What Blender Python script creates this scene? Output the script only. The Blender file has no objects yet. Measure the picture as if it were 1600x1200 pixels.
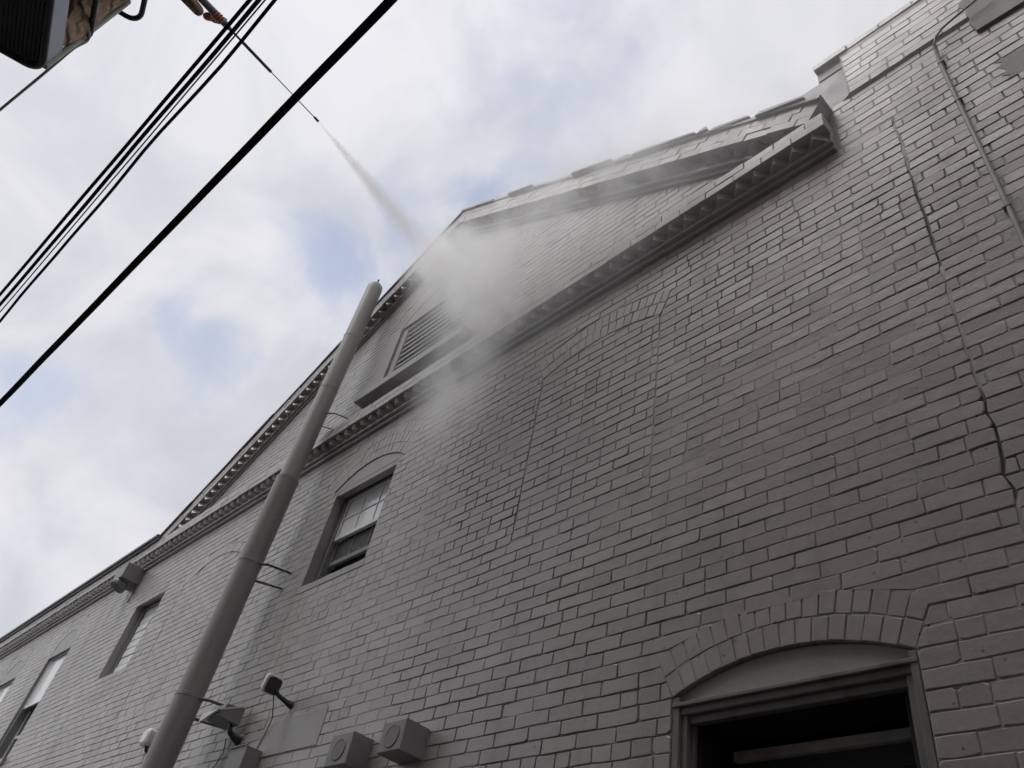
import bpy, math, random
from mathutils import Vector, Matrix, noise

rnd = random.Random(7)
scene = bpy.context.scene
col = scene.collection

# ------------------------------------------------------------------ camera
CAM = Vector((0.0, -2.6, 1.6))
RIGHT = Vector((0.69948887, 0.6942194, 0.16963124))
DOWN = Vector((-0.39861283, 0.57601975, -0.71365892))
FWD = Vector((-0.59314681, 0.43157928, 0.67964416))
cd = bpy.data.cameras.new('camera')
cam = bpy.data.objects.new('camera', cd)
col.objects.link(cam)
m3 = Matrix((RIGHT, -DOWN, -FWD)).transposed()
cam.matrix_world = Matrix.Translation(CAM) @ m3.to_4x4()
cd.sensor_fit = 'HORIZONTAL'
cd.sensor_width = 36.0
cd.lens = 27.856
cd.clip_start = 0.05
cd.clip_end = 3000
scene.camera = cam

def frame_pos(P):
    d = Vector(P) - CAM
    z = d.dot(FWD)
    if z < 0.1:
        return None
    return (800 + 1238.0 * d.dot(RIGHT) / z, 600 + 1238.0 * d.dot(DOWN) / z)

# ------------------------------------------------------------------ world
SUN_DIR = Vector((-0.16, -0.42, 0.89)).normalized()
world = bpy.data.worlds.new('World')
scene.world = world
world.use_nodes = True
nt = world.node_tree
nt.nodes.clear()
def wn(t, **k):
    n = nt.nodes.new(t)
    for a, b in k.items():
        setattr(n, a, b)
    return n
def wl(a, b):
    nt.links.new(a, b)
def wmath(op, a, b=None, c=None, clamp=False):
    n = wn('ShaderNodeMath', operation=op, use_clamp=clamp)
    for i, v in enumerate((a, b, c)):
        if v is None:
            continue
        if isinstance(v, (int, float)):
            n.inputs[i].default_value = v
        else:
            wl(v, n.inputs[i])
    return n.outputs[0]
def wmix(fac, a, b):
    n = wn('ShaderNodeMix', data_type='RGBA')
    if isinstance(fac, (int, float)):
        n.inputs[0].default_value = fac
    else:
        wl(fac, n.inputs[0])
    for i, v in ((6, a), (7, b)):
        if isinstance(v, tuple):
            n.inputs[i].default_value = (*v, 1)
        else:
            wl(v, n.inputs[i])
    return n.outputs[2]
out = wn('ShaderNodeOutputWorld')
bg = wn('ShaderNodeBackground')
bg.inputs['Strength'].default_value = 0.1
wl(bg.outputs[0], out.inputs[0])
sky = wn('ShaderNodeTexSky', sky_type='NISHITA', sun_disc=False)
sky.sun_elevation = math.asin(SUN_DIR.z)
sky.sun_rotation = math.atan2(SUN_DIR.x, SUN_DIR.y)
sky.air_density = 1.0
sky.dust_density = 1.5
tc = wn('ShaderNodeTexCoord')
comb = wn('ShaderNodeVectorMath', operation='NORMALIZE')
wl(tc.outputs['Generated'], comb.inputs[0])
def cloud_noise(scale, off, detail=5.0, rough=0.5, dist=0.3):
    mp = wn('ShaderNodeMapping')
    mp.inputs['Location'].default_value = off
    wl(comb.outputs[0], mp.inputs[0])
    n = wn('ShaderNodeTexNoise')
    n.inputs['Scale'].default_value = scale
    n.inputs['Detail'].default_value = detail
    n.inputs['Roughness'].default_value = rough
    n.inputs['Distortion'].default_value = dist
    wl(mp.outputs[0], n.inputs['Vector'])
    return n.outputs['Fac']
def ramp(v, lo, hi):
    n = wn('ShaderNodeMapRange', interpolation_type='SMOOTHSTEP')
    wl(v, n.inputs[0])
    n.inputs[1].default_value = lo
    n.inputs[2].default_value = hi
    return n.outputs[0]
# thin places in the cloud deck, by direction of view (azimuth and height of each gap)
n_edge = cloud_noise(9.0, (3.1, 1.7, 0), 4.0, 0.55, 0.4)
def gap(d, width, amount):
    v = Vector(d).normalized()
    dp = wn('ShaderNodeVectorMath', operation='DOT_PRODUCT')
    nv = wn('ShaderNodeVectorMath', operation='NORMALIZE')
    wl(tc.outputs['Generated'], nv.inputs[0])
    wl(nv.outputs[0], dp.inputs[0])
    dp.inputs[1].default_value = v
    a = wmath('ARCCOSINE', dp.outputs['Value'])
    a = wmath('ADD', a, wmath('MULTIPLY', wmath('SUBTRACT', n_edge, 0.5), width * 2.2))
    g = wn('ShaderNodeMapRange', interpolation_type='SMOOTHERSTEP')
    wl(a, g.inputs[0])
    g.inputs[1].default_value = width * 1.25
    g.inputs[2].default_value = 0.0
    return wmath('MULTIPLY', g.outputs[0], amount)
GAPS = [((-0.395, 0.272, 0.925), 0.15, 0.34), ((-0.525, 0.29, 0.80), 0.095, 0.62), ((-0.665, 0.19, 0.722), 0.10, 0.55),
        ((-0.79, 0.135, 0.61), 0.08, 0.42), ((-0.87, 0.02, 0.49), 0.06, 0.38), ((-0.60, 0.24, 0.765), 0.09, 0.45),
        ((-0.46, 0.30, 0.85), 0.08, 0.40)]
gaps = None
for g in GAPS:
    v = gap(*g)
    gaps = v if gaps is None else wmath('MAXIMUM', gaps, v)
broad = cloud_noise(2.2, (5.3, 2.2, 0), 3.0, 0.5, 0.5)
gaps = wmath('MAXIMUM', gaps, wmath('MULTIPLY', ramp(broad, 0.60, 0.85), 0.25))
tone = cloud_noise(5.0, (0.4, 7.7, 0), 4.0, 0.55, 0.6)
cloud = wmix(ramp(tone, 0.32, 0.70), (6.2, 6.3, 6.95), (8.2, 8.2, 8.5))
# brighter cloud round the veiled sun
dps = wn('ShaderNodeVectorMath', operation='DOT_PRODUCT')
nvs = wn('ShaderNodeVectorMath', operation='NORMALIZE')
wl(tc.outputs['Generated'], nvs.inputs[0]); wl(nvs.outputs[0], dps.inputs[0])
dps.inputs[1].default_value = SUN_DIR
glow = wmath('POWER', wmath('MAXIMUM', dps.outputs['Value'], 0.0), 6.0)
cloud = wmix(wmath('MULTIPLY', glow, 0.8), cloud, (10.0, 10.0, 10.3))
skyc = wn('ShaderNodeMix', data_type='RGBA', blend_type='MULTIPLY')
skyc.inputs[0].default_value = 1.0
wl(sky.outputs[0], skyc.inputs[6])
skyc.inputs[7].default_value = (1.7, 1.7, 1.75, 1)
final = wmix(gaps, cloud, skyc.outputs[2])
wl(final, bg.inputs[0])

# ------------------------------------------------------------------ sun behind the cloud deck
sd = bpy.data.lights.new('sun', 'SUN')
sd.energy = 1.5
sd.angle = math.radians(40)
sd.color = (1.0, 0.97, 0.93)
sun = bpy.data.objects.new('sun', sd)
sun.rotation_euler = (-SUN_DIR).to_track_quat('-Z', 'Y').to_euler()
sun.location = (0, 0, 30)
col.objects.link(sun)

# ------------------------------------------------------------------ picture settings
vs = scene.view_settings
vs.view_transform = 'Standard'
vs.look = 'None'
vs.exposure = 0.0
vs.gamma = 1.0
vs.use_curve_mapping = False
scene.cycles.use_denoising = True
scene.cycles.max_bounces = 8
scene.cycles.diffuse_bounces = 2
scene.cycles.glossy_bounces = 2
scene.cycles.use_adaptive_sampling = True
scene.cycles.adaptive_threshold = 0.03
world.cycles.sampling_method = 'MANUAL'
world.cycles.sample_map_resolution = 256
scene.cycles.volume_bounces = 6
scene.cycles.volume_step_rate = 2.5
scene.cycles.volume_max_steps = 128

# ------------------------------------------------------------------ materials
MATS = {}
class NT:
    def __init__(s, name):
        s.m = bpy.data.materials.new(name)
        s.m.use_nodes = True
        s.t = s.m.node_tree
        s.b = s.t.nodes['Principled BSDF']
        s.o = s.t.nodes['Material Output']
        MATS[name] = s.m
    def n(s, t, **k):
        n = s.t.nodes.new(t)
        for a, b in k.items():
            setattr(n, a, b)
        return n
    def l(s, a, b):
        s.t.links.new(a, b)
    def pos(s, scale=(1, 1, 1), loc=(0, 0, 0)):
        g = s.n('ShaderNodeNewGeometry')
        mp = s.n('ShaderNodeMapping')
        mp.inputs['Scale'].default_value = scale
        mp.inputs['Location'].default_value = loc
        s.l(g.outputs['Position'], mp.inputs[0])
        return mp.outputs[0]
    def noise(s, vec, scale, detail=4, rough=0.5, dist=0.0):
        n = s.n('ShaderNodeTexNoise')
        n.inputs['Scale'].default_value = scale
        n.inputs['Detail'].default_value = detail
        n.inputs['Roughness'].default_value = rough
        n.inputs['Distortion'].default_value = dist
        s.l(vec, n.inputs['Vector'])
        return n.outputs['Fac']
    def rng(s, v, a, b, c=0.0, d=1.0, smooth=False):
        n = s.n('ShaderNodeMapRange')
        if smooth:
            n.interpolation_type = 'SMOOTHSTEP'
        s.l(v, n.inputs[0])
        for i, x in enumerate((a, b, c, d)):
            n.inputs[i + 1].default_value = x
        return n.outputs[0]
    def math(s, op, a, b=None, clamp=False):
        n = s.n('ShaderNodeMath', operation=op, use_clamp=clamp)
        for i, v in enumerate((a, b)):
            if v is None:
                continue
            if isinstance(v, (int, float)):
                n.inputs[i].default_value = v
            else:
                s.l(v, n.inputs[i])
        return n.outputs[0]
    def mix(s, f, a, b, mode='MIX'):
        n = s.n('ShaderNodeMix', data_type='RGBA', blend_type=mode)
        if isinstance(f, (int, float)):
            n.inputs[0].default_value = f
        else:
            s.l(f, n.inputs[0])
        for i, v in ((6, a), (7, b)):
            if isinstance(v, tuple):
                n.inputs[i].default_value = (*v, 1)
            else:
                s.l(v, n.inputs[i])
        return n.outputs[2]
    def bump(s, h, strength, dist, prev=None):
        n = s.n('ShaderNodeBump')
        n.inputs['Strength'].default_value = strength
        n.inputs['Distance'].default_value = dist
        s.l(h, n.inputs['Height'])
        if prev is not None:
            s.l(prev, n.inputs['Normal'])
        return n.outputs[0]
    def set(s, **k):
        for a, v in k.items():
            i = s.b.inputs[a.replace('_', ' ')]
            if isinstance(v, (int, float)):
                i.default_value = v
            elif isinstance(v, tuple):
                i.default_value = (*v, 1)
            else:
                s.l(v, i)
        return s.m

def painted_masonry(name, base, dark, rough=(0.29, 0.47), chips=True):
    t = NT(name)
    p = t.pos()
    at = t.n('ShaderNodeAttribute', attribute_name='tint')
    tint = at.outputs['Fac']
    big = t.noise(p, 0.55, 3, 0.55, 0.4)
    mid = t.noise(t.pos((1.3, 1, 0.22)), 3.2, 4, 0.6, 0.3)
    fine = t.noise(p, 46, 4, 0.65)
    grain = t.noise(p, 240, 1, 0.6)
    c = t.mix(t.rng(tint, 0, 1, 0.0, 1.0), tuple(x * 0.80 for x in base), tuple(x * 1.10 for x in base))
    c = t.mix(t.rng(big, 0.35, 0.7, 0.0, 0.45, True), c, tuple(x * y for x, y in zip(base, (0.86, 0.86, 0.85))))
    c = t.mix(t.rng(mid, 0.50, 0.74, 0.0, 0.62, True), c, dark)
    c = t.mix(t.rng(fine, 0.42, 0.7, 0.0, 0.22, True), c, tuple(x * 1.25 for x in base))
    if chips:
        v = t.n('ShaderNodeTexVoronoi')
        v.inputs['Scale'].default_value = 17
        v.inputs['Randomness'].default_value = 1.0
        wob = t.n('ShaderNodeMix', data_type='VECTOR')
        wob.inputs[0].default_value = 0.010
        nz = t.n('ShaderNodeTexNoise')
        nz.inputs['Scale'].default_value = 60
        t.l(p, nz.inputs['Vector'])
        t.l(p, wob.inputs[4]); t.l(nz.outputs['Color'], wob.inputs[5])
        v.voronoi_dimensions = '2D'
        sx = t.n('ShaderNodeSeparateXYZ'); cx_ = t.n('ShaderNodeCombineXYZ')
        t.l(wob.outputs[1], sx.inputs[0])
        t.l(sx.outputs[0], cx_.inputs[0]); t.l(sx.outputs[2], cx_.inputs[1])
        t.l(cx_.outputs[0], v.inputs['Vector'])
        spot = t.rng(v.outputs['Distance'], 0.02, 0.12, 1.0, 0.0, True)
        sel = t.n('ShaderNodeSeparateColor')
        t.l(v.outputs['Color'], sel.inputs[0])
        spot = t.math('MULTIPLY', spot, t.rng(sel.outputs[0], 0.91, 0.94))
        c = t.mix(t.math('MULTIPLY', spot, 0.75), c, (0.05, 0.045, 0.04))
        bare = t.rng(t.noise(p, 1.9, 3, 0.6), 0.71, 0.75, 0.0, 0.35, True)
        c = t.mix(bare, c, (0.30, 0.22, 0.20))
    # damp brick below the spray, drying unevenly
    dv = t.n('ShaderNodeVectorMath', operation='LENGTH')
    t.l(t.pos((0.55, 0.0, 0.72), (1.62, 0.0, -3.65)), dv.inputs[0])
    damp = t.math('ADD', dv.outputs['Value'], t.math('MULTIPLY', t.math('SUBTRACT', mid, 0.5), 1.8))
    damp = t.rng(damp, 0.25, 1.0, 0.28, 0.0, True)
    c = t.mix(damp, c, tuple(x * 0.45 for x in base))
    t.set(Base_Color=c)
    t.set(Roughness=t.rng(t.math('ADD', t.math('MULTIPLY', big, 0.6), t.math('MULTIPLY', mid, 0.4)), 0.35, 0.68, rough[0], rough[1]))
    t.b.inputs['Specular IOR Level'].default_value = 0.8
    h = t.bump(fine, 0.28, 0.005)
    h = t.bump(grain, 0.25, 0.0015, h)
    h = t.bump(t.noise(p, 14, 2, 0.5), 0.16, 0.012, h)
    t.set(Normal=h)
    return t.m

GREY = (0.405, 0.388, 0.372)
M_BRICK = painted_masonry('painted_brick', GREY, (0.25, 0.238, 0.228))
M_MORTAR = painted_masonry('painted_mortar', (0.345, 0.335, 0.328), (0.23, 0.224, 0.22), (0.45, 0.7))
M_TRIM = painted_masonry('painted_cement', (0.36, 0.35, 0.343), (0.26, 0.254, 0.248), (0.40, 0.58), chips=False)

def simple(name, base, rough=0.5, metal=0.0, var=0.15, scale=12, bump=0.15, dist=0.004, spec=0.5, dirt=None, stretch=(1, 1, 1)):
    t = NT(name)
    p = t.pos(stretch)
    n1 = t.noise(p, scale, 5, 0.6, 0.2)
    n2 = t.noise(t.pos(), scale * 9, 4, 0.6)
    c = t.mix(t.rng(n1, 0.3, 0.7), tuple(x * (1 - var) for x in base), tuple(x * (1 + var) for x in base))
    if dirt:
        c = t.mix(t.rng(t.noise(p, scale * 0.35, 6, 0.65, 0.5), 0.5, 0.75, 0, 0.7, True), c, dirt)
    t.set(Base_Color=c, Roughness=t.rng(n1, 0.3, 0.7, max(0.03, rough - 0.08), min(1, rough + 0.1)), Metallic=metal)
    t.b.inputs['Specular IOR Level'].default_value = spec
    if bump:
        h = t.bump(n2, bump, dist * 0.4)
        h = t.bump(n1, bump, dist, h)
        t.set(Normal=h)
    return t.m
M_WOOD = simple('weathered_wood_trim', (0.20, 0.195, 0.185), 0.6, 0, 0.18, 9, 0.4, 0.006, dirt=(0.07, 0.06, 0.05), stretch=(1, 1, 0.3))
M_WHITE = simple('white_paint', (0.84, 0.85, 0.84), 0.4, 0, 0.06, 6, 0.1, 0.002, dirt=(0.5, 0.5, 0.48))
M_PALEPANE = simple('pale_pane_sky', (0.86, 0.88, 0.88), 0.12, 0, 0.03, 3, 0.0, 0.002, spec=1.0)  # pale blind and reflected sky both put into the pane's colour
M_FRAME = simple('grey_window_frame', (0.26, 0.26, 0.26), 0.45, 0, 0.12, 10, 0.2, 0.003)
M_DARK = simple('interior_shade', (0.012, 0.012, 0.012), 0.8, 0, 0.2, 5, 0)  # near-black colour stands for unlit rooms and recesses
M_SCREEN = simple('dark_fly_screen', (0.055, 0.056, 0.058), 0.6, 0, 0.15, 300, 0.2, 0.001)
M_SASHDARK = simple('dark_sash_rail', (0.62, 0.62, 0.59), 0.5, 0, 0.2, 12, 0.2, 0.003)
M_PIPE = simple('painted_pipe', (0.285, 0.278, 0.268), 0.42, 0, 0.07, 4, 0.08, 0.003, dirt=(0.22, 0.213, 0.203), stretch=(1, 1, 0.25))
M_PIPE2 = simple('lit_pipe_paint', (0.40, 0.395, 0.38), 0.40, 0, 0.06, 4, 0.08, 0.003, dirt=(0.32, 0.313, 0.30), stretch=(1, 1, 0.25))  # upper pipe: the brighter light higher up is put into a paler colour
M_METAL = simple('grey_flashing', (0.13, 0.13, 0.14), 0.4, 0.3, 0.2, 5, 0.2, 0.006, dirt=(0.07, 0.07, 0.075))
M_CABLE = simple('black_cable', (0.022, 0.023, 0.029), 0.8, 0, 0.3, 9, 0.0, 0.002, spec=0.0)
M_STEEL = simple('steel_bracket', (0.25, 0.25, 0.25), 0.4, 0.5, 0.2, 30, 0.2, 0.002)
M_BOXGREY = simple('grey_box', (0.27, 0.265, 0.26), 0.5, 0, 0.1, 8, 0.12, 0.003, dirt=(0.20, 0.195, 0.19))
M_DISC = simple('speaker_disc', (0.235, 0.225, 0.22), 0.6, 0, 0.1, 40, 0.2, 0.002)
M_LAMPWHITE = simple('white_lamp_housing', (0.8, 0.81, 0.79), 0.35, 0, 0.08, 14, 0.1, 0.002)
M_PLASTIC = simple('white_plastic', (0.85, 0.85, 0.84), 0.3, 0, 0.04, 10, 0.03, 0.001)
M_BLACKPL = simple('dark_plastic', (0.045, 0.045, 0.048), 0.35, 0, 0.15, 20, 0.08, 0.001)
M_BASKET = simple('black_powder_coat', (0.022, 0.023, 0.027), 0.5, 0, 0.25, 24, 0.2, 0.003)
M_SKIRT = simple('blue_grey_panel', (0.20, 0.235, 0.28), 0.45, 0, 0.12, 7, 0.15, 0.004, dirt=(0.15, 0.17, 0.19))
M_POST = simple('olive_grey_post', (0.26, 0.26, 0.215), 0.45, 0.1, 0.15, 12, 0.15, 0.003, dirt=(0.16, 0.155, 0.12))
M_RUBBER = simple('grey_hose_rubber', (0.24, 0.225, 0.21), 0.5, 0, 0.2, 40, 0.15, 0.002)
M_SKIN = simple('skin', (0.42, 0.24, 0.17), 0.5, 0, 0.08, 20, 0.08, 0.002)
M_GLOVE = simple('orange_glove', (0.50, 0.20, 0.13), 0.6, 0, 0.25, 60, 0.3, 0.003)
M_LANCEBLUE = simple('blue_lance_grip', (0.045, 0.045, 0.13), 0.4, 0, 0.15, 20, 0.1, 0.001)
M_GUN = simple('spray_gun_plastic', (0.12, 0.11, 0.125), 0.45, 0, 0.15, 20, 0.1, 0.001)
M_PATCH = painted_masonry('cement_patch', (0.31, 0.30, 0.292), (0.22, 0.212, 0.205), (0.5, 0.7), chips=False)
M_ROOF = simple('slate_roof', (0.10, 0.10, 0.11), 0.6, 0, 0.2, 3, 0.3, 0.01)
M_ASPHALT = simple('asphalt', (0.055, 0.054, 0.052), 0.85, 0, 0.3, 2.5, 0.5, 0.01)
M_OPPOSITE = simple('brown_brickwork', (0.13, 0.085, 0.07), 0.8, 0, 0.25, 5, 0.4, 0.01, stretch=(1, 1, 3))
M_PALEBLOCK = simple('pale_block', (0.80, 0.805, 0.81), 0.45, 0, 0.1, 8, 0.15, 0.003)

def cloth_mat():
    t = NT('brown_canvas')
    p = t.pos((1, 1, 0.6))
    n1 = t.noise(p, 7, 5, 0.55, 1.4)
    w = t.n('ShaderNodeTexWave', wave_type='BANDS', bands_direction='DIAGONAL')
    w.inputs['Scale'].default_value = 5.5
    w.inputs['Distortion'].default_value = 9.0
    w.inputs['Detail'].default_value = 2.5
    w.inputs['Detail Scale'].default_value = 1.2
    t.l(p, w.inputs['Vector'])
    c = t.mix(t.rng(n1, 0.3, 0.7), (0.20, 0.13, 0.09), (0.36, 0.25, 0.175))
    t.set(Base_Color=c, Roughness=0.85)
    h = t.bump(w.outputs['Fac'], 0.9, 0.03)
    h = t.bump(n1, 0.6, 0.03, h)
    h = t.bump(t.noise(t.pos(), 260, 2, 0.5), 0.2, 0.001, h)
    t.set(Normal=h)
    return t.m
M_CLOTH = cloth_mat()

# ------------------------------------------------------------------ mesh helpers
class MB:
    def __init__(s):
        s.v = []; s.f = []; s.t = []; s.sm = []
    def add(s, vs, fs, tint=0.5, smooth=False):
        o = len(s.v)
        s.v += [tuple(x) for x in vs]
        s.f += [tuple(o + i for i in f) for f in fs]
        s.t += [tint] * len(fs)
        s.sm += [smooth] * len(fs)
    def box(s, x0, x1, y0, y1, z0, z1, tint=0.5):
        s.add([(x0, y0, z0), (x1, y0, z0), (x1, y1, z0), (x0, y1, z0), (x0, y0, z1), (x1, y0, z1), (x1, y1, z1), (x0, y1, z1)],
              [(0, 3, 2, 1), (4, 5, 6, 7), (0, 1, 5, 4), (1, 2, 6, 5), (2, 3, 7, 6), (3, 0, 4, 7)], tint)
    def bbox(s, x0, x1, y0, y1, z0, z1, c=0.004, tint=0.5):
        """box with its edges eased on the front (low y) side"""
        s.plate([(x0, z0), (x1, z0), (x1, z1), (x0, z1)], y0, y1, c, tint)
    def plate(s, poly, yf, yb, inset, tint=0.5, tilt=(0, 0), dome=0.0):
        """outline in the wall plane (x, z), front at yf, back at yb, front rim eased by inset"""
        n = len(poly)
        cx = sum(p[0] for p in poly) / n; cz = sum(p[1] for p in poly) / n
        vs = []
        for (x, z) in poly:
            dx = cx - x; dz = cz - z
            ix = x + math.copysign(min(inset, abs(dx) * 0.5), dx)
            iz = z + math.copysign(min(inset, abs(dz) * 0.5), dz)
            vs.append((ix, yf + tilt[0] * (ix - cx) + tilt[1] * (iz - cz), iz))
        for (x, z) in poly:
            vs.append((x, yf + inset * 0.8 + tilt[0] * (x - cx) + tilt[1] * (z - cz), z))
        for (x, z) in poly:
            vs.append((x, yb, z))
        fs = [tuple(range(n))]
        for i in range(n):
            j = (i + 1) % n
            fs.append((n + i, n + j, j, i))
            fs.append((2 * n + i, 2 * n + j, n + j, n + i))
        s.add(vs, fs, tint)
    def tube(s, pts, r, n=10, tint=0.5, cap=True, closed=False):
        pts = [Vector(p) for p in pts]
        rs = r if isinstance(r, (list, tuple)) else [r] * len(pts)
        k = len(pts)
        up = None
        rings = []
        for i, p in enumerate(pts):
            a = pts[(i - 1) % k] if (closed or i > 0) else p
            b = pts[(i + 1) % k] if (closed or i < k - 1) else p
            d = (b - a).normalized()
            if up is None:
                up = Vector((0, 0, 1)) if abs(d.z) < 0.9 else Vector((1, 0, 0))
            u = (up - d * up.dot(d)).normalized()
            up = u
            w = d.cross(u)
            rings.append([p + (u * math.cos(2 * math.pi * j / n) + w * math.sin(2 * math.pi * j / n)) * rs[i] for j in range(n)])
        vs = [q for ring in rings for q in ring]
        fs = []
        for i in range(k if closed else k - 1):
            o0 = i * n; o1 = ((i + 1) % k) * n
            for j in range(n):
                fs.append((o0 + j, o0 + (j + 1) % n, o1 + (j + 1) % n, o1 + j))
        s.add(vs, fs, tint, True)
        if cap and not closed:
            s.add(rings[0], [tuple(reversed(range(n)))], tint)
            s.add(rings[-1], [tuple(range(n))], tint)
    def lathe(s, centre, axis, prof, n=24, tint=0.5, smooth=True):
        """prof: list of (distance along axis, radius)"""
        a = Vector(axis).normalized()
        u = a.orthogonal().normalized(); w = a.cross(u)
        c = Vector(centre)
        vs = []
        for (d, r) in prof:
            for j in range(n):
                t = 2 * math.pi * j / n
                vs.append(c + a * d + (u * math.cos(t) + w * math.sin(t)) * r)
        fs = []
        for i in range(len(prof) - 1):
            for j in range(n):
                fs.append((i * n + j, i * n + (j + 1) % n, (i + 1) * n + (j + 1) % n, (i + 1) * n + j))
        s.add(vs, fs, tint, smooth)
        s.add(vs[:n], [tuple(reversed(range(n)))], tint)
        s.add(vs[-n:], [tuple(range(n))], tint)
    def build(s, name, mat, parent=None, kind=None, label=None):
        me = bpy.data.meshes.new(name)
        me.from_pydata(s.v, [], s.f)
        a = me.attributes.new('tint', 'FLOAT', 'FACE')
        a.data.foreach_set('value', s.t)
        me.polygons.foreach_set('use_smooth', s.sm)
        me.materials.append(mat)
        me.update()
        return link(name, me, parent, kind, label)
def link(name, me, parent=None, kind=None, label=None):
    o = bpy.data.objects.new(name, me)
    col.objects.link(o)
    if parent:
        o.parent = parent
    if kind:
        o['kind'] = kind
    if label:
        o['label'] = label
    return o
def thing(name, label, cat, group=None):
    o = bpy.data.objects.new(name, None)
    o.empty_display_size = 0.1
    col.objects.link(o)
    o['label'] = label; o['category'] = cat
    if group:
        o['group'] = group
    return o
def tag(o, label, cat, group=None):
    o['label'] = label; o['category'] = cat
    if group:
        o['group'] = group
    return o
def nz(x, y, z=0.0):
    return noise.noise(Vector((x, y, z)))
def warp(x, z):
    return z + 0.007 * nz(x * 0.45, z * 0.6, 3.3) + 0.0035 * nz(x * 2.1, z * 3.0, 9.1)
def J(a):
    return rnd.uniform(-a, a)

# ------------------------------------------------------------------ ground and the unseen shading building across the alley
g = MB()
g.add([(-40, -40, 0), (40, -40, 0), (40, 40, 0), (-40, 40, 0)], [(0, 1, 2, 3)])
g.build('ground', M_ASPHALT, kind='structure')

opp = thing('shading_alley_building', 'unseen brown brick building across the alley, sized to shade the lower wall', 'building')
b = MB()
b.box(-7.2, 16, -16, -5.75, 0, 14.8)  # never in view; height and extent set to darken the lower wall
b.build('wall', M_OPPOSITE, opp)
b = MB(); b.bbox(-7.3, 16.1, -16.1, -5.6, 14.8, 15.05, 0.02)
b.build('coping', M_TRIM, opp)

# ------------------------------------------------------------------ the gabled building
H = 0.0715                     # brick course
L = 0.216                      # stretcher with its joint
JT = 0.0054                    # joint
ZC = 6.143                     # underside of the cornice
XL, XR = -19.0, 1.6
SEAM = -0.56
CORN_END = -0.894
APEX = (-5.15, 9.376)
RL = (-10.36, 6.53)
RR = (-0.855, 6.62)
PAR_TOP = 7.29
WALL_D = 0.34
house = thing('brick_building', 'grey painted brick building with a corniced gable, seen from below', 'building')

class Opening:
    def __init__(s, x0, x1, z0, zs, rise=0.0, ring=0.0, aw=0.0):
        s.x0, s.x1, s.z0, s.zs, s.rise, s.ring = x0, x1, z0, zs, rise, ring
        s.cx = (x0 + x1) / 2; s.hw = (x1 - x0) / 2; s.ah = s.hw + aw
        if rise > 0:
            s.R = (s.ah ** 2 + rise ** 2) / (2 * rise)
            s.cz = zs + rise - s.R
            s.a = math.asin(s.ah / s.R)
            s.Ro = s.R + ring
    def half(s, z, outer=True):
        if z < s.z0:
            return None
        if z <= s.zs:
            return s.hw
        if s.rise <= 0:
            return None
        if outer and s.ring > 0:
            ez = s.cz + s.Ro * math.cos(s.a); ex = s.Ro * math.sin(s.a)
            if z < ez:
                return s.ah + (ex - s.ah) * (z - s.zs) / (ez - s.zs)
            Rr = s.Ro
        else:
            Rr = s.R
        if z >= s.cz + Rr:
            return None
        return math.sqrt(Rr * Rr - (z - s.cz) ** 2)
    def top(s):
        return s.zs if s.rise <= 0 else s.zs + s.rise + s.ring

WA = Opening(-1.976, -0.979, 1.35, 3.0, 0.112, 0.205)
WB = Opening(-5.80, -4.905, 4.555, 5.555, 0.175, 0.33, 0.09)
WC = Opening(-10.135, -9.335, 4.55, 5.535)
WD = Opening(-13.12, -12.22, 3.92, 5.50, 0.27, 0.225)
WE = Opening(-15.45, -14.55, 3.92, 5.50, 0.27, 0.225)
BL1 = Opening(-3.205, -2.165, 4.16, 5.53, 0.10, 0.22)
BL2 = Opening(-8.78, -7.46, 3.92, 5.42, 0.17, 0.11)
LV = Opening(-5.80, -4.56, 6.80, 7.80, 0.33, 0.22)
OPENINGS = [WA, WB, WC, WD, WE, BL1, BL2, LV]
HOLES = [WA, WB, WC, WD, WE, LV]
NEXTDOOR = []
for a in (-17.85,):
    w = Opening(a - 0.45, a + 0.45, 3.92, 5.50, 0.27, 0.225)
    OPENINGS.append(w); HOLES.append(w); NEXTDOOR.append(w)

def rake_z(x):
    """height of the field under the raking cornice"""
    if x < APEX[0]:
        return APEX[1] + (x - APEX[0]) * (APEX[1] - RL[1]) / (APEX[0] - RL[0])
    return APEX[1] + (x - APEX[0]) * (RR[1] - APEX[1]) / (RR[0] - APEX[0])
def span_at(z):
    """the wall's extent along x at height z"""
    if z < ZC + 0.14:
        return (XL, XR)
    if z < PAR_TOP and z > 6.75:
        pass
    drop = 0.16
    xl = APEX[0] - (APEX[1] - drop - z) * (APEX[0] - RL[0]) / (APEX[1] - RL[1])
    xr = APEX[0] + (APEX[1] - drop - z) * (RR[0] - APEX[0]) / (APEX[1] - RR[1])
    return (xl, xr)

BRICKS = []     # (outline, front y, tint, tilt)
def brick_outline(x0b, x1b, x0t, x1t, zb, zt):
    j = 0.0022
    pts = []
    def corner(x, z, sx, sz):
        r = rnd.random()
        if r < 0.30:
            c = rnd.uniform(0.004, 0.017); d = rnd.uniform(0.003, 0.012)
            a = (x + sx * c, z); bb = (x, z + sz * d)
            return [a, bb] if sx * sz < 0 else [bb, a]
        return [(x, z)]
    w = x1b - x0b
    pts += corner(x0b, zb, 1, 1)
    if w > 0.09:
        pts.append((x0b + w * rnd.uniform(0.3, 0.7), zb + J(0.0028)))
    pts += corner(x1b, zb, -1, 1)
    pts += corner(x1t, zt, -1, -1)
    if w > 0.09:
        pts.append((x0t + w * rnd.uniform(0.3, 0.7), zt + J(0.0028)))
    pts += corner(x0t, zt, 1, -1)
    return [(x + J(j), warp(x, z) + J(j)) for x, z in pts]
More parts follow.
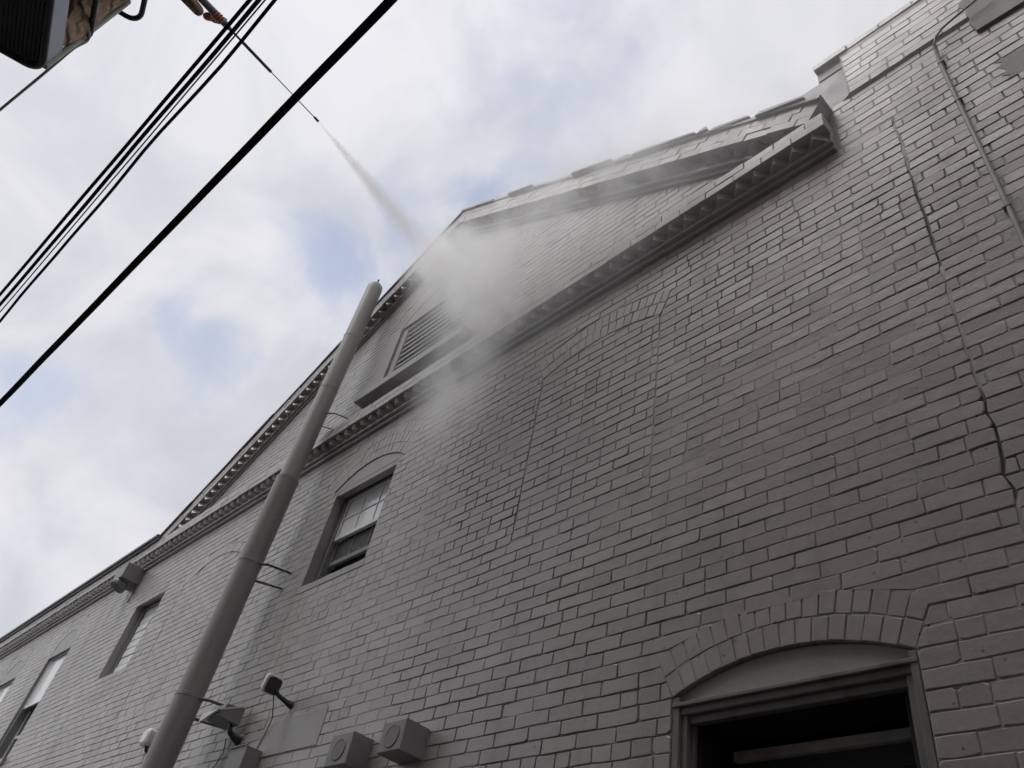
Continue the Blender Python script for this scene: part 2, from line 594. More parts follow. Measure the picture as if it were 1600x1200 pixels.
def put_brick(x0b, x1b, x0t, x1t, zb, zt, y=0.0):
    if min(x1b - x0b, x1t - x0t) < 0.018:
        return
    o = brick_outline(x0b, x1b, x0t, x1t, zb, zt)
    t = min(1, max(0, rnd.gauss(0.5, 0.2)))
    BRICKS.append((o, y - 0.0076 + J(0.0012) + (rnd.random() < 0.03) * rnd.uniform(0, 0.001), t, (J(0.008), J(0.02))))

def lay_course(zb, zt, lo, hi, phase, y, exclude, header=False):
    """bricks between lo and hi, cut where openings interrupt the course; lo/hi are functions of z or numbers"""
    f = lambda v, z: v(z) if callable(v) else v
    zm = (zb + zt) / 2
    cuts = []
    for o in exclude:
        hs = [o.half(z) for z in (zb, zm, zt)]
        if hs[1] is None and hs[0] is None and hs[2] is None:
            continue
        if hs[1] is None:
            continue
        hb = hs[0] if hs[0] is not None else hs[1]
        ht = hs[2] if hs[2] is not None else hs[1] * 0.55
        cuts.append((o.cx - hs[1], o.cx + hs[1], o.cx - hb, o.cx + hb, o.cx - ht, o.cx + ht))
    cuts.sort()
    segs = []
    a = (f(lo, zb), f(lo, zt), f(lo, zm))
    for c in cuts:
        segs.append((a, (c[2], c[4], c[0])))
        a = (c[3], c[5], c[1])
    segs.append((a, (f(hi, zb), f(hi, zt), f(hi, zm))))
    for (l, r) in segs:
        lm, rm = l[2], r[2]
        if rm - lm < 0.03:
            continue
        xs = []
        step = L if not header else L / 2
        k = math.floor((lm - phase) / step)
        x = phase + k * step
        while x < rm + step:
            xs.append(x + J(0.011))
            if not header and rnd.random() < 0.07:
                xs.append(x + L * 0.5 + J(0.012))
            x += step
        xs = [q for q in xs if lm + 0.035 < q < rm - 0.035]
        edges = [None] + xs + [None]
        for i in range(len(edges) - 1):
            e0, e1 = edges[i], edges[i + 1]
            x0b, x0t = (l[0] + 0.003, l[1] + 0.003) if e0 is None else (e0 + JT / 2, e0 + JT / 2)
            x1b, x1t = (r[0] - 0.003, r[1] - 0.003) if e1 is None else (e1 - JT / 2, e1 - JT / 2)
            put_brick(x0b, x1b, x0t, x1t, zb + JT / 2, zt - JT / 2, y)

seam_l = lambda z: SEAM - 0.0032 + 0.022 * nz(math.floor(z / H) * 3.7, 1.0)
seam_r = lambda z: SEAM + 0.0032 + 0.022 * nz(math.floor((z + 0.01) / H) * 3.7, 1.0) + 0.007 * nz(z * 9, 4.0)
ncourse = int(ZC / H)
z = ZC - ncourse * H
k = 0
while z < APEX[1] - 0.2:
    zb, zt = z, z + H
    off = (L / 2 if k % 2 else 0) + J(0.02)
    if zt <= ZC + 0.02:
        lay_course(zb, zt, XL, seam_l, off, 0.0, OPENINGS, header=(k % 7 == 3 and rnd.random() < 0.5))
    elif zb > ZC + 0.20:
        sl = lambda q: span_at(q)[0]
        sr = lambda q: span_at(q)[1]
        lay_course(zb, zt, sl, sr, off, 0.0, [LV])
    z += H; k += 1
# the piece right of the straight joint: its own coursing, its top courses standing forward
z = 0.02
k = 0
H2 = 0.0722
while z + H2 < PAR_TOP - 0.075:
    off = (0.03 + L / 2 if k % 2 else 0.03) + J(0.025)
    step_out = -0.016 if z > 6.63 else 0.0
    lo = seam_r if z < 6.1 else (CORN_END + 0.02 if z < 6.66 else -0.745)
    lay_course(z, z + H2, lo, XR, off, step_out, [])
    z += H2; k += 1
# bricked-up windows, a few millimetres back from the face
for o, back in ((BL1, 0.002), (BL2, 0.002)):
    z = o.z0; k = 0
    while z < o.zs + o.rise:
        h0 = o.half(z + 0.002, False); hm = o.half(z + H / 2, False); h1 = o.half(min(z + H, o.zs + o.rise - 0.003), False)
        if hm:
            h0 = h0 or hm; h1 = h1 or hm
            lay_course(z, z + H - 0.001, lambda q, h0=h0, h1=h1, z=z, o=o: o.cx - (h0 + (h1 - h0) * (q - z) / H) + 0.003,
                       lambda q, h0=h0, h1=h1, z=z, o=o: o.cx + (h0 + (h1 - h0) * (q - z) / H) - 0.003, 0.05 + (L / 2 if k % 2 else 0), back, [])
        z += H; k += 1

# mortar sheet behind the bricks, cut out at the openings
def mortar_y(x, z):
    v = 0.55 + 0.75 * nz(x * 0.6, z * 0.8, 5.0) + 0.5 * nz(x * 2.7, z * 3.3, 2.0) + 0.42 * nz(x * 6, z * 9, 1.0)
    if -6.5 < x < -4.0 and 3.0 < z < 6.1:
        v += 0.25
    if x < -6.55:
        v -= 0.35
    v += 0.08
    for o_ in (BL1, BL2):
        h_ = o_.half(z, False)
        if h_ is not None and abs(x - o_.cx) < h_ + 0.09:
            v = min(v, 0.30 if abs(x - o_.cx) < h_ - 0.05 else 0.50)
    v = max(0.0, min(0.84, v))
    d = abs(x - SEAM)
    y = -0.0068 * v
    if d < 0.035 and z < 6.1 and nz(z * 2.3, 7.7) > -0.12:
        y = 0.012 if z < 5.4 else 0.002
    return y
def mesh_lines(a, b, step, extra):
    n = int((b - a) / step)
    q = [a + (b - a) * i / n for i in range(n + 1)]
    q = [v for v in q if all(abs(v - e) > step * 0.35 for e in extra)] + [e for e in extra if a <= e <= b]
    return sorted(q)
xsl = mesh_lines(XL, XR, 0.06, sorted({v for o in HOLES for v in (o.x0, o.x1)} | {SEAM - 0.02, SEAM + 0.02, CORN_END, -0.75}))
zsl = mesh_lines(0.0, APEX[1], 0.042, sorted({v for o in HOLES for v in (o.z0, o.zs)} | {6.2, PAR_TOP - 0.07, 6.66}))
idx = {}
b = MB()
def vid(i, j):
    if (i, j) not in idx:
        x, z = xsl[i], zsl[j]
        idx[(i, j)] = len(b.v)
        b.v.append((x, mortar_y(x, z) - (0.016 if (x > -0.76 and z > 6.655) else 0.0), z))
    return idx[(i, j)]
for i in range(len(xsl) - 1):
    for j in range(len(zsl) - 1):
        cx = (xsl[i] + xsl[i + 1]) / 2; cz = (zsl[j] + zsl[j + 1]) / 2
        if cx > CORN_END and cz < PAR_TOP - 0.07:
            if cz > 6.66 and cx < -0.75:
                continue
        else:
            s0, s1 = span_at(cz)
            if not (s0 - 0.1 < cx < s1 + 0.1):
                continue
        inside = False
        for o in HOLES:
            h = o.half(cz)
            if h is not None and abs(cx - o.cx) < h:
                inside = True
        if inside:
            continue
        f = (vid(i, j), vid(i + 1, j), vid(i + 1, j + 1), vid(i, j + 1))
        b.f.append(f); b.t.append(0.5); b.sm.append(True)
# the other sides of the building
for (x0, y0, x1, y1) in ((XR, 0.0, XR, 12), (XR, 12, XL, 12), (XL, 12, XL, 0.0)):
    b.add([(x0, y0, 0), (x1, y1, 0), (x1, y1, 6.4), (x0, y0, 6.4)], [(0, 1, 2, 3)])
wall = b.build('wall', M_MORTAR, house)

# bricks: those that show largest are pieces of their own, the rest is one field
def shown_area(o, y):
    ps = [frame_pos((x, y, z)) for x, z in o]
    if any(p is None for p in ps):
        return 0
    if not any(-5 < p[0] < 1605 and -5 < p[1] < 1205 for p in ps):
        return 0
    cx = sum(p[0] for p in ps) / len(ps); cy = sum(p[1] for p in ps) / len(ps)
    if not (0 < cx < 1600 and 0 < cy < 1200):
        return 0
    return abs(sum(ps[i][0] * ps[(i + 1) % len(ps)][1] - ps[(i + 1) % len(ps)][0] * ps[i][1] for i in range(len(ps)))) / 2
order = sorted(range(len(BRICKS)), key=lambda i: -shown_area(BRICKS[i][0], BRICKS[i][1]))
near = set(order[:300])
field = MB()
for i, (o, y, t, tl) in enumerate(BRICKS):
    if i in near:
        q = MB()
        q.plate(o, y, 0.03, 0.003, t, tl)
        q.build('brick', M_BRICK, wall)
    else:
        field.plate(o, y, 0.03, 0.003, t, tl)
field.build('brickwork', M_BRICK, wall, kind='stuff')

# arches over the openings: a mortar bed and one block per voussoir
def make_arch(o, rows, y, tall, blk=0.068, label=None):
    bed = MB()
    n = 28
    poly_o = []; poly_i = []
    ext = 0.02
    for i in range(n + 1):
        a = -o.a + 2 * o.a * i / n
        poly_i.append((o.cx + (o.R + 0.002) * math.sin(a), o.cz + (o.R + 0.002) * math.cos(a)))
        poly_o.append((o.cx + (o.Ro + ext) * math.sin(a * 1.06), o.cz + (o.Ro + ext) * math.cos(a * 1.06)))
    for i in range(n):
        p = [poly_i[i], poly_i[i + 1], poly_o[i + 1], poly_o[i]]
        vs = [(x, y - 0.0030, z) for x, z in p] + [(x, y + 0.12, z) for x, z in p]
        bed.add(vs, [(0, 1, 2, 3), (1, 0, 4, 5)])
    arch = bed.build('arch', M_MORTAR, house)
    h = o.ring / rows
    for r in range(rows):
        r0 = o.R + r * h + 0.002; r1 = o.R + (r + 1) * h - 0.005
        cnt = max(5, round(2 * o.a * (r0 + h / 2) / blk))
        for i in range(cnt):
            a0 = -o.a + 2 * o.a * i / cnt + 0.0032 / r0
            a1 = -o.a + 2 * o.a * (i + 1) / cnt - 0.0032 / r0
            q = MB()
            rr0 = r0 + J(0.002); rr1 = r1 + J(0.002)
            pts = [(o.cx + R_ * math.sin(a_), o.cz + R_ * math.cos(a_)) for R_, a_ in ((rr0, a0), (rr0, a1), (rr1, a1), (rr1, a0))]
            pts = [(x + J(0.0016), z + J(0.0016)) for x, z in pts]
            q.plate(pts, y - 0.0062 + J(0.0014), y + 0.05, 0.002, min(1, max(0, rnd.gauss(0.5, 0.2))), (J(0.02), J(0.02)))
            q.build('voussoir', M_BRICK, arch)
    return arch
make_arch(WA, 2, -0.001, 0.1)
make_arch(WB, 3, -0.001, 0.11)
make_arch(BL1, 2, -0.001, 0.1)
for o in (WD, WE, LV):
    make_arch(o, 2, -0.001, 0.1, 0.075)
make_arch(BL2, 1, -0.001, 0.1, 0.09)
for o in NEXTDOOR:
    make_arch(o, 2, -0.001, 0.1, 0.075)

def reveal(o, d, parent, mat=None, top=True):
    """lining of the opening back to depth d"""
    q = MB()
    zt = o.zs if top else o.zs + o.rise
    q.add([(o.x0, 0.0, o.z0), (o.x0, d, o.z0), (o.x0, d, o.zs), (o.x0, 0.0, o.zs)], [(0, 1, 2, 3)])
    q.add([(o.x1, 0.0, o.z0), (o.x1, d, o.z0), (o.x1, d, o.zs), (o.x1, 0.0, o.zs)], [(3, 2, 1, 0)])
    q.add([(o.x0, 0.0, o.z0), (o.x1, 0.0, o.z0), (o.x1, d, o.z0), (o.x0, d, o.z0)], [(0, 1, 2, 3)])
    q.add([(o.x0, 0.0, o.zs), (o.x1, 0.0, o.zs), (o.x1, d, o.zs), (o.x0, d, o.zs)], [(3, 2, 1, 0)])
    # ceiling of the arch above the springing
    if o.rise > 0:
        n = 16
        for i in range(n):
            a0 = -o.a + 2 * o.a * i / n; a1 = -o.a + 2 * o.a * (i + 1) / n
            p0 = (o.cx + o.R * math.sin(a0), o.cz + o.R * math.cos(a0)); p1 = (o.cx + o.R * math.sin(a1), o.cz + o.R * math.cos(a1))
            q.add([(p0[0], -0.002, p0[1]), (p1[0], -0.002, p1[1]), (p1[0], d, p1[1]), (p0[0], d, p0[1])], [(0, 1, 2, 3)])
    return q.build('reveal', mat or M_TRIM, parent)
def tympanum(o, y, parent, mat, bottom=None, name='arch_panel'):
    q = MB()
    zb = o.zs if bottom is None else bottom
    pts = ([(o.cx - o.hw, zb), (o.cx + o.hw, zb)] if o.ah == o.hw else [(o.cx - o.ah, o.zs), (o.cx - o.hw, o.zs), (o.cx - o.hw, zb), (o.cx + o.hw, zb), (o.cx + o.hw, o.zs)])
    n = 18
    for i in range(n + 1):
        a = o.a - 2 * o.a * i / n
        pts.append((o.cx + (o.R - 0.003) * math.sin(a), o.cz + (o.R - 0.003) * math.cos(a)))
    q.plate(pts, y, y + 0.06, 0.002)
    return q.build(name, mat, parent)
def part(name, mat, parent, boxes, c=0.003, label=None):
    q = MB()
    for bx in boxes:
        q.bbox(*bx, c)
    return q.build(name, mat, parent, label=label)

# --- the near window with its dark opening
fw = part('window', M_WOOD, house, [
    (WA.x0 + 0.002, WA.x0 + 0.034, -0.004, WALL_D, 1.35, 2.998), (WA.x1 - 0.030, WA.x1 - 0.002, -0.006, WALL_D, 1.35, 2.998),
    (WA.x0 + 0.034, WA.x0 + 0.062, 0.012, WALL_D, 1.35, 2.955), (WA.x1 - 0.056, WA.x1 - 0.030, 0.010, WALL_D, 1.35, 2.955),
    (WA.x0 + 0.034, WA.x1 - 0.030, 0.004, 0.3, 2.925, 2.9548)])
tympanum(WA, 0.016, fw, M_TRIM, 2.972)
part('head_trim', M_WOOD, fw, [(WA.x0 + 0.004, WA.x1 - 0.004, -0.010, 0.10, 2.955, 2.972), 
     (WA.x0 + 0.05, WA.x1 - 0.045, 0.024, 0.055, 2.893, 2.9248)])
part('inner_head', M_DARK, fw, [(WA.x0 + 0.05, WA.x1 - 0.045, 0.056, 0.37, 2.897, 2.9246)])  # inner linings coloured near-black so the recess looks unlit
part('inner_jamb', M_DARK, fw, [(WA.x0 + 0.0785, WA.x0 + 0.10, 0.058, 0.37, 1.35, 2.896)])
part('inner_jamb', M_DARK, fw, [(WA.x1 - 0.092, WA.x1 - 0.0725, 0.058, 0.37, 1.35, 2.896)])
part('stop_bead', M_WOOD, fw, [(WA.x0 + 0.062, WA.x0 + 0.078, 0.04, 0.3, 1.35, 2.893)])
part('stop_bead', M_WOOD, fw, [(WA.x1 - 0.072, WA.x1 - 0.056, 0.04, 0.3, 1.35, 2.893)])
part('sash_rail', M_SASHDARK, fw, [(-1.875, -1.073, 0.27, 0.31, 2.835, 2.872)])
part('sash_rail', M_SCREEN, fw, [(-1.875, -1.073, 0.30, 0.33, 2.755, 2.8345)])
part('pane', M_DARK, fw, [(-1.94, -1.01, 0.37, 0.38, 1.35, 2.95)])  # black sheet standing in for the unlit room behind
part('sill', M_TRIM, fw, [(WA.x0 - 0.04, WA.x1 + 0.04, -0.06, 0.3, 1.27, 1.349)])

# --- the sash window above, its lower sash pushed up
wb = part('window', M_FRAME, house, [
    (WB.x0 + 0.001, WB.x0 + 0.05, 0.085, 0.20, 4.58, 5.553), (WB.x1 - 0.05, WB.x1 - 0.001, 0.085, 0.20, 4.58, 5.553),
    (WB.x0 + 0.05, WB.x1 - 0.05, 0.09, 0.20, 5.505, 5.553), (WB.x0 + 0.05, WB.x1 - 0.05, 0.09, 0.20, 4.58, 4.61)])
reveal(WB, 0.20, wb)
tympanum(WB, 0.002, wb, M_TRIM, 5.50)
part('sill', M_TRIM, wb, [(WB.x0 - 0.02, WB.x1 + 0.02, -0.012, 0.2, 4.50, 4.556)])
us = part('sash', M_WHITE, wb, [(-5.75, -4.955, 0.100, 0.130, 5.058, 5.098), (-5.75, -4.955, 0.100, 0.130, 5.478, 5.505),
                         (-5.75, -5.725, 0.1002, 0.130, 5.0982, 5.4778), (-4.98, -4.955, 0.1002, 0.130, 5.0982, 5.4778)])
part('muntin', M_WHITE, us, [(-5.725, -4.98, 0.106, 0.122, 5.282, 5.296)])
for x in (-5.485, -5.225):
    part('muntin', M_WHITE, us, [(x, x + 0.013, 0.1065, 0.1225, 5.0982, 5.4778)])
cols = [(-5.725, -5.485), (-5.472, -5.225), (-5.212, -4.98)]
for (x0, x1) in cols:
    for (z0, z1) in ((5.0982, 5.282), (5.296, 5.4778)):
        part('pane', M_PALEPANE, us, [(x0, x1, 0.114, 0.120, z0, z1)])
ls = part('sash', M_FRAME, wb, [(-5.75, -4.955, 0.132, 0.16, 4.815, 4.86), (-5.75, -5.725, 0.132, 0.16, 4.86, 5.058), (-4.98, -4.955, 0.132, 0.16, 4.86, 5.058)])
for x in (-5.485, -5.225):
    part('muntin', M_FRAME, ls, [(x, x + 0.013, 0.137, 0.15, 4.86, 5.058)])
for (x0, x1) in cols:
    part('pane', M_SCREEN, ls, [(x0, x1, 0.143, 0.149, 4.86, 5.058)])
part('shade_sheet', M_DARK, wb, [(-5.75, -4.955, 0.18, 0.19, 4.61, 4.815)])  # black sheet standing in for the shaded gap below the raised sash

# --- the niche filled with pale blocks
wc = part('window', M_TRIM, house, [(WC.x0, WC.x1, 0.125, 0.3, WC.z0, WC.zs)], label='window niche filled in with pale blocks')
reveal(WC, 0.125, wc)
part('frame', M_FRAME, wc, [(WC.x0 + 0.001, WC.x0 + 0.045, 0.085, 0.124, WC.z0, WC.zs - 0.002), (WC.x0 + 0.045, WC.x1 - 0.001, 0.085, 0.124, WC.zs - 0.045, WC.zs - 0.002)])
nr = 9
hh = (WC.zs - 0.045 - WC.z0) / nr
for r in range(nr):
    for (x0, x1) in ((WC.x0 + 0.055, WC.x0 + 0.39), (WC.x0 + 0.40, WC.x1 - 0.004)):
        q = MB()
        z0 = WC.z0 + r * hh
        q.plate([(x0 + J(0.004), z0 + 0.005 + J(0.003)), (x1 + J(0.003), z0 + 0.005 + J(0.003)), (x1 + J(0.003), z0 + hh - 0.004 + J(0.003)), (x0 + J(0.004), z0 + hh - 0.004 + J(0.003))],
                0.105 + J(0.004), 0.124, 0.004, rnd.random(), (J(0.02), J(0.02)))
        q.build('block', M_PALEBLOCK, wc)

# --- far sash windows
def far_window(o, name='window', label=None):
    w = part(name, M_FRAME, house, [(o.x0 + 0.001, o.x0 + 0.05, 0.025, 0.2, o.z0, o.zs), (o.x1 - 0.05, o.x1 - 0.001, 0.025, 0.2, o.z0, o.zs), (o.x0 + 0.05, o.x1 - 0.05, 0.028, 0.2, o.zs - 0.10, o.zs - 0.0702)], label=label)
    reveal(o, 0.2, w)
    tympanum(o, -0.003, w, M_TRIM, o.zs - 0.07)
    part('sill', M_TRIM, w, [(o.x0 - 0.04, o.x1 + 0.04, -0.05, 0.2, o.z0 - 0.07, o.z0 + 0.003)])
    x0, x1 = o.x0 + 0.05, o.x1 - 0.05
    zt = o.zs - 0.10
    zm = o.z0 + (zt - o.z0) * 0.53
    zl = o.z0 + (zt - o.z0) * 0.27
    us = part('sash', M_WHITE, w, [(x0, x0 + 0.03, 0.035, 0.06, zm, zt), (x1 - 0.03, x1, 0.035, 0.06, zm, zt), (x0 + 0.03, x1 - 0.03, 0.0352, 0.06, zm, zm + 0.03)])
    part('pane', M_PALEPANE, us, [(x0 + 0.03, x1 - 0.03, 0.05, 0.056, zm + 0.03, zt)])
    ls = part('sash', M_WHITE, w, [(x0, x0 + 0.03, 0.125, 0.15, o.z0, zm), (x1 - 0.03, x1, 0.125, 0.15, o.z0, zm), (x0 + 0.03, x1 - 0.03, 0.1252, 0.15, zl, zl + 0.035)])
    part('pane', M_SCREEN, ls, [(x0 + 0.03, x1 - 0.03, 0.139, 0.145, zl + 0.035, zm)])
    part('pane', M_SCREEN, ls, [(x0 + 0.03, x1 - 0.03, 0.139, 0.145, o.z0, zl)])
    return w
far_window(WD); far_window(WE)
for o in NEXTDOOR:
    far_window(o)

# --- the louvred opening in the gable
lv = part('louvre', M_TRIM, house, [(LV.x0 + 0.002, LV.x0 + 0.10, 0.015, 0.25, 6.80, 7.80), (LV.x1 - 0.10, LV.x1 - 0.002, 0.015, 0.25, 6.80, 7.80),
                                   (LV.x0 + 0.10, LV.x1 - 0.10, 0.02, 0.25, 7.72, 7.80), (LV.x0 + 0.10, LV.x1 - 0.10, 0.02, 0.25, 6.80, 6.86)])
reveal(LV, 0.25, lv)
tympanum(LV, -0.003, lv, M_TRIM, 7.78)
part('backing', M_FRAME, lv, [(LV.x0 + 0.1, LV.x1 - 0.1, 0.2, 0.22, 6.86, 7.72)])
for i in range(10):
    z0 = 6.875 + i * 0.086
    q = MB()
    x0, x1 = LV.x0 + 0.102, LV.x1 - 0.102
    yf, yb = 0.030, 0.062
    q.add([(x0, yf, z0), (x1, yf, z0), (x1, yf, z0 + 0.016), (x0, yf, z0 + 0.016), (x0, yb, z0 + 0.070), (x1, yb, z0 + 0.070), (x1, yb, z0 + 0.080), (x0, yb, z0 + 0.080)],
          [(0, 1, 2, 3), (3, 2, 6, 7), (4, 7, 6, 5), (0, 4, 5, 1), (1, 5, 6, 2), (0, 3, 7, 4)])
    q.build('slat', M_PALEBLOCK, lv)
part('sill', M_TRIM, lv, [(-6.02, -4.35, -0.115, 0.02, 6.70, 6.80)], 0.006)
part('plaster_band', M_TRIM, lv, [(-6.06, LV.x0 - 0.002, -0.0125, 0.03, 6.805, 7.80)], 0.004)

# ------------------------------------------------------------------ cornices
def strip(name, mat, parent, p0, d, n, length, q0, q1, yf, yb, seg=0.43, gap=0.0, wob=0.003, fine=0.0035):
    """run of pieces along direction d from p0 (wall plane), q measured along n"""
    mbx = MB()
    s = 0.0
    while s < length - 0.01:
        e = min(length, s + seg * rnd.uniform(0.85, 1.15))
        jy = J(wob); jq = J(wob)
        pts = [(p0[0] + d[0] * a + n[0] * q, p0[1] + d[1] * a + n[1] * q) for a, q in ((s + gap, q0 + jq), (e - gap, q0 + jq), (e - gap, q1 + jq), (s + gap, q1 + jq))]
        mbx.plate(fix(pts), yf + jy, yb, fine, min(1, max(0, rnd.gauss(0.5, 0.2))))
        s = e
    return mbx.build(name, mat, parent)
def fix(pts):
    """counter-clockwise as seen from the street (from low y)"""
    a = sum(pts[i][0] * pts[(i + 1) % len(pts)][1] - pts[(i + 1) % len(pts)][0] * pts[i][1] for i in range(len(pts)))
    return pts if a > 0 else pts[::-1]
def cornice(name, p0, d, length, prof, spacing, fascia_rows, yoff=0.0, label=None, worn=0.04):
    n = (-d[1], d[0])
    if n[1] < 0:
        n = (-n[0], -n[1])
    # prof: heights along n from the bottom of the cornice
    base = strip(name, M_TRIM, house, p0, d, n, length, prof[0], prof[1], -0.030 + yoff, 0.03)
    if label:
        base['label'] = label
    strip('moulding', M_TRIM, base, p0, d, n, length, prof[1] + 0.002, prof[2], -0.058 + yoff, 0.03)
    strip('dentil_bed', M_TRIM, base, p0, d, n, length, prof[2] + 0.002, prof[3], -0.050 + yoff, 0.03, wob=0.001)
    s = 0.02
    while s < length - 0.135:
        w = 0.130 + J(0.003)
        if rnd.random() > worn:
            q = MB()
            sgn = 1 if d[0] > 0 else -1
            plan = [(s, -0.045), (s + w * (0.5 + J(0.02)), -0.116 + J(0.004)), (s + w, -0.045)]
            vs_ = [(p0[0] + d[0] * a + n[0] * h, yy + yoff, p0[1] + d[1] * a + n[1] * h) for h in (prof[2] + 0.003, prof[3] - 0.001) for a, yy in plan]
            q.add(vs_, [(0, 2, 1), (3, 4, 5), (0, 1, 4, 3), (1, 2, 5, 4), (2, 0, 3, 5)], rnd.random())
            q.build('dentil', M_BRICK, base)
        s += spacing + J(0.003)
    q0 = prof[3] + 0.002
    hrow = (prof[4] - q0) / fascia_rows
    for r in range(fascia_rows):
        s = 0.0 - (r % 2) * 0.1
        while s < length - 0.02:
            e = min(length, s + L * (1 + J(0.05)))
            a0 = max(0.0, s)
            if e - a0 > 0.03:
                q = MB()
                pts = [(p0[0] + d[0] * a + n[0] * h, p0[1] + d[1] * a + n[1] * h)
                       for a, h in ((a0 + 0.001, q0 + r * hrow + 0.0015), (e - 0.002, q0 + r * hrow + 0.0015), (e - 0.002, q0 + (r + 1) * hrow - 0.0015), (a0 + 0.001, q0 + (r + 1) * hrow - 0.0015))]
                q.plate(fix([(x + J(0.001), z + J(0.0012)) for x, z in pts]), -0.126 + yoff + J(0.003), 0.03, 0.003, min(1, max(0, rnd.gauss(0.55, 0.2))), (J(0.01), J(0.02)))
                q.build('fascia_brick', M_BRICK, base)
            s = e
    return base
hc = cornice('cornice', (CORN_END, ZC), (-1, 0), CORN_END - XL, (0, 0.036, 0.074, 0.144, 0.292), 0.134, 2, -0.008, 'horizontal dentilled cornice under the gable', 0.0)
part('ledge', M_METAL, hc, [(-10.5, CORN_END, -0.10, 0.02, ZC + 0.2925, ZC + 0.301)], 0.003)
def rake(p_top, d, length, label):
    n = (-d[1], d[0])
    if n[1] < 0:
        n = (-n[0], -n[1])
    T = 0.375
    p0 = (p_top[0] - n[0] * T, p_top[1] - n[1] * T)
    c = cornice('raking_cornice', p0, d, length, (0, 0.036, 0.074, 0.150, 0.345), 0.134, 3, 0.003, label, 0.06)
    strip('roof_edge', M_TRIM if d[0] > 0 else M_METAL, c, p0, d, n, length, 0.347, 0.375, -0.140, 0.05, seg=0.35 if d[0] > 0 else 0.9, wob=0.006)
    return c
ll = math.hypot(APEX[0] - RL[0], APEX[1] - RL[1]); dl = ((RL[0] - APEX[0]) / ll, (RL[1] - APEX[1]) / ll)
lr = math.hypot(APEX[0] - RR[0], APEX[1] - RR[1]); dr = ((RR[0] - APEX[0]) / lr, (RR[1] - APEX[1]) / lr)
rake(APEX, dl, ll + 0.05, 'left slope of the gable cornice with bright dentil edges')
rrk = rake(APEX, dr, lr - 0.02, 'right slope of the gable cornice with worn dentils')
# loosened capping pieces along the right slope
for (s, w, h, lift) in ((1.1, 0.5, 0.012, 0.003), (2.3, 0.62, 0.018, 0.004), (2.95, 0.2, 0.024, 0.010), (3.2, 0.75, 0.020, 0.006), (3.97, 0.10, 0.045, 0.012), (4.1, 0.38, 0.022, 0.010), (4.55, 0.4, 0.026, 0.014)):
    n = (-dr[1], dr[0])
    if n[1] < 0: n = (-n[0], -n[1])
    q = MB()
    pts = [(APEX[0] + dr[0] * a + n[0] * e, APEX[1] + dr[1] * a + n[1] * e) for a, e in ((s, -0.02), (s + w, lift), (s + w - 0.03, lift + h * 0.7), (s + 0.02, h * 0.55))]
    q.plate(fix(pts), -0.155 + J(0.01), 0.05, 0.004, rnd.random())
    q.build('capping_piece', M_TRIM, rrk)

# metal edge and gutter along the eaves left of the gable
part('eaves_gutter', M_METAL, house, [(XL, -10.25, -0.165, 0.02, ZC + 0.294, ZC + 0.325), (XL, -10.28, -0.19, 0.03, ZC + 0.327, ZC + 0.372)], 0.006)
# roof slopes
q = MB()
yb = 12.0
for (pa, pb) in (((APEX[0], APEX[1] + 0.012), (RL[0] - 0.15, RL[1] - 0.07)), ((APEX[0], APEX[1] + 0.012), (RR[0] + 0.1, RR[1] - 0.05))):
    q.add([(pa[0], 0.02, pa[1]), (pa[0], yb, pa[1]), (pb[0], yb, pb[1]), (pb[0], 0.02, pb[1])], [(0, 1, 2, 3)])
q.add([(XL, -0.02, ZC + 0.40), (-10.3, -0.02, ZC + 0.40), (-10.3, yb, ZC + 0.42), (XL, yb, ZC + 0.42)], [(0, 1, 2, 3)])
q.add([(-0.76, 0.05, 7.1), (XR, 0.05, 7.1), (XR, yb, 7.1), (-0.76, yb, 7.1)], [(0, 1, 2, 3)])
roof = q.build('roof', M_ROOF, house)
q = MB(); q.box(-0.74, XR - 0.01, 0.03, 0.33, 6.4, PAR_TOP - 0.06)
par = q.build('parapet', M_TRIM, house)
q = MB()
x = -0.93
while x < XR:
    e = min(XR, x + 0.235 + J(0.02))
    q.plate([(x + 0.001, PAR_TOP - 0.066), (e - 0.002, PAR_TOP - 0.066 + J(0.002)), (e - 0.002, PAR_TOP + J(0.004)), (x + 0.001, PAR_TOP + J(0.004))], -0.030 + J(0.004), 0.34, 0.005, rnd.random())
    x = e
q.build('coping', M_BRICK, par)
part('end_block', M_TRIM, par, [(-0.925, -0.745, 0.0, 0.33, 7.09, PAR_TOP - 0.067)], 0.008)
part('upstand', M_METAL, par, [(-1.22, -0.745, 0.004, 0.33, 6.45, 7.085)], 0.006)
# smooth cement patches on the right-hand brickwork
for (x0, x1, z0, z1) in ((-0.035, 0.40, 6.46, 6.88), (-0.01, 0.45, 5.86, 6.07)):
    q = MB()
    ragged = [(x0 + J(0.02), z0 + (z1 - z0) * k_ / 7) for k_ in range(8)]
    pts = ragged + [(x1, z1 + J(0.01)), (x1, z0 + J(0.01)), ((x0 + x1) / 2, z0 + J(0.02))]
    st = 0.016 if z0 > 6.4 else 0.0
    q.plate(fix(pts), -0.0105 - st, 0.02, 0.002)
    q.build('cement_patch', M_PATCH, par)

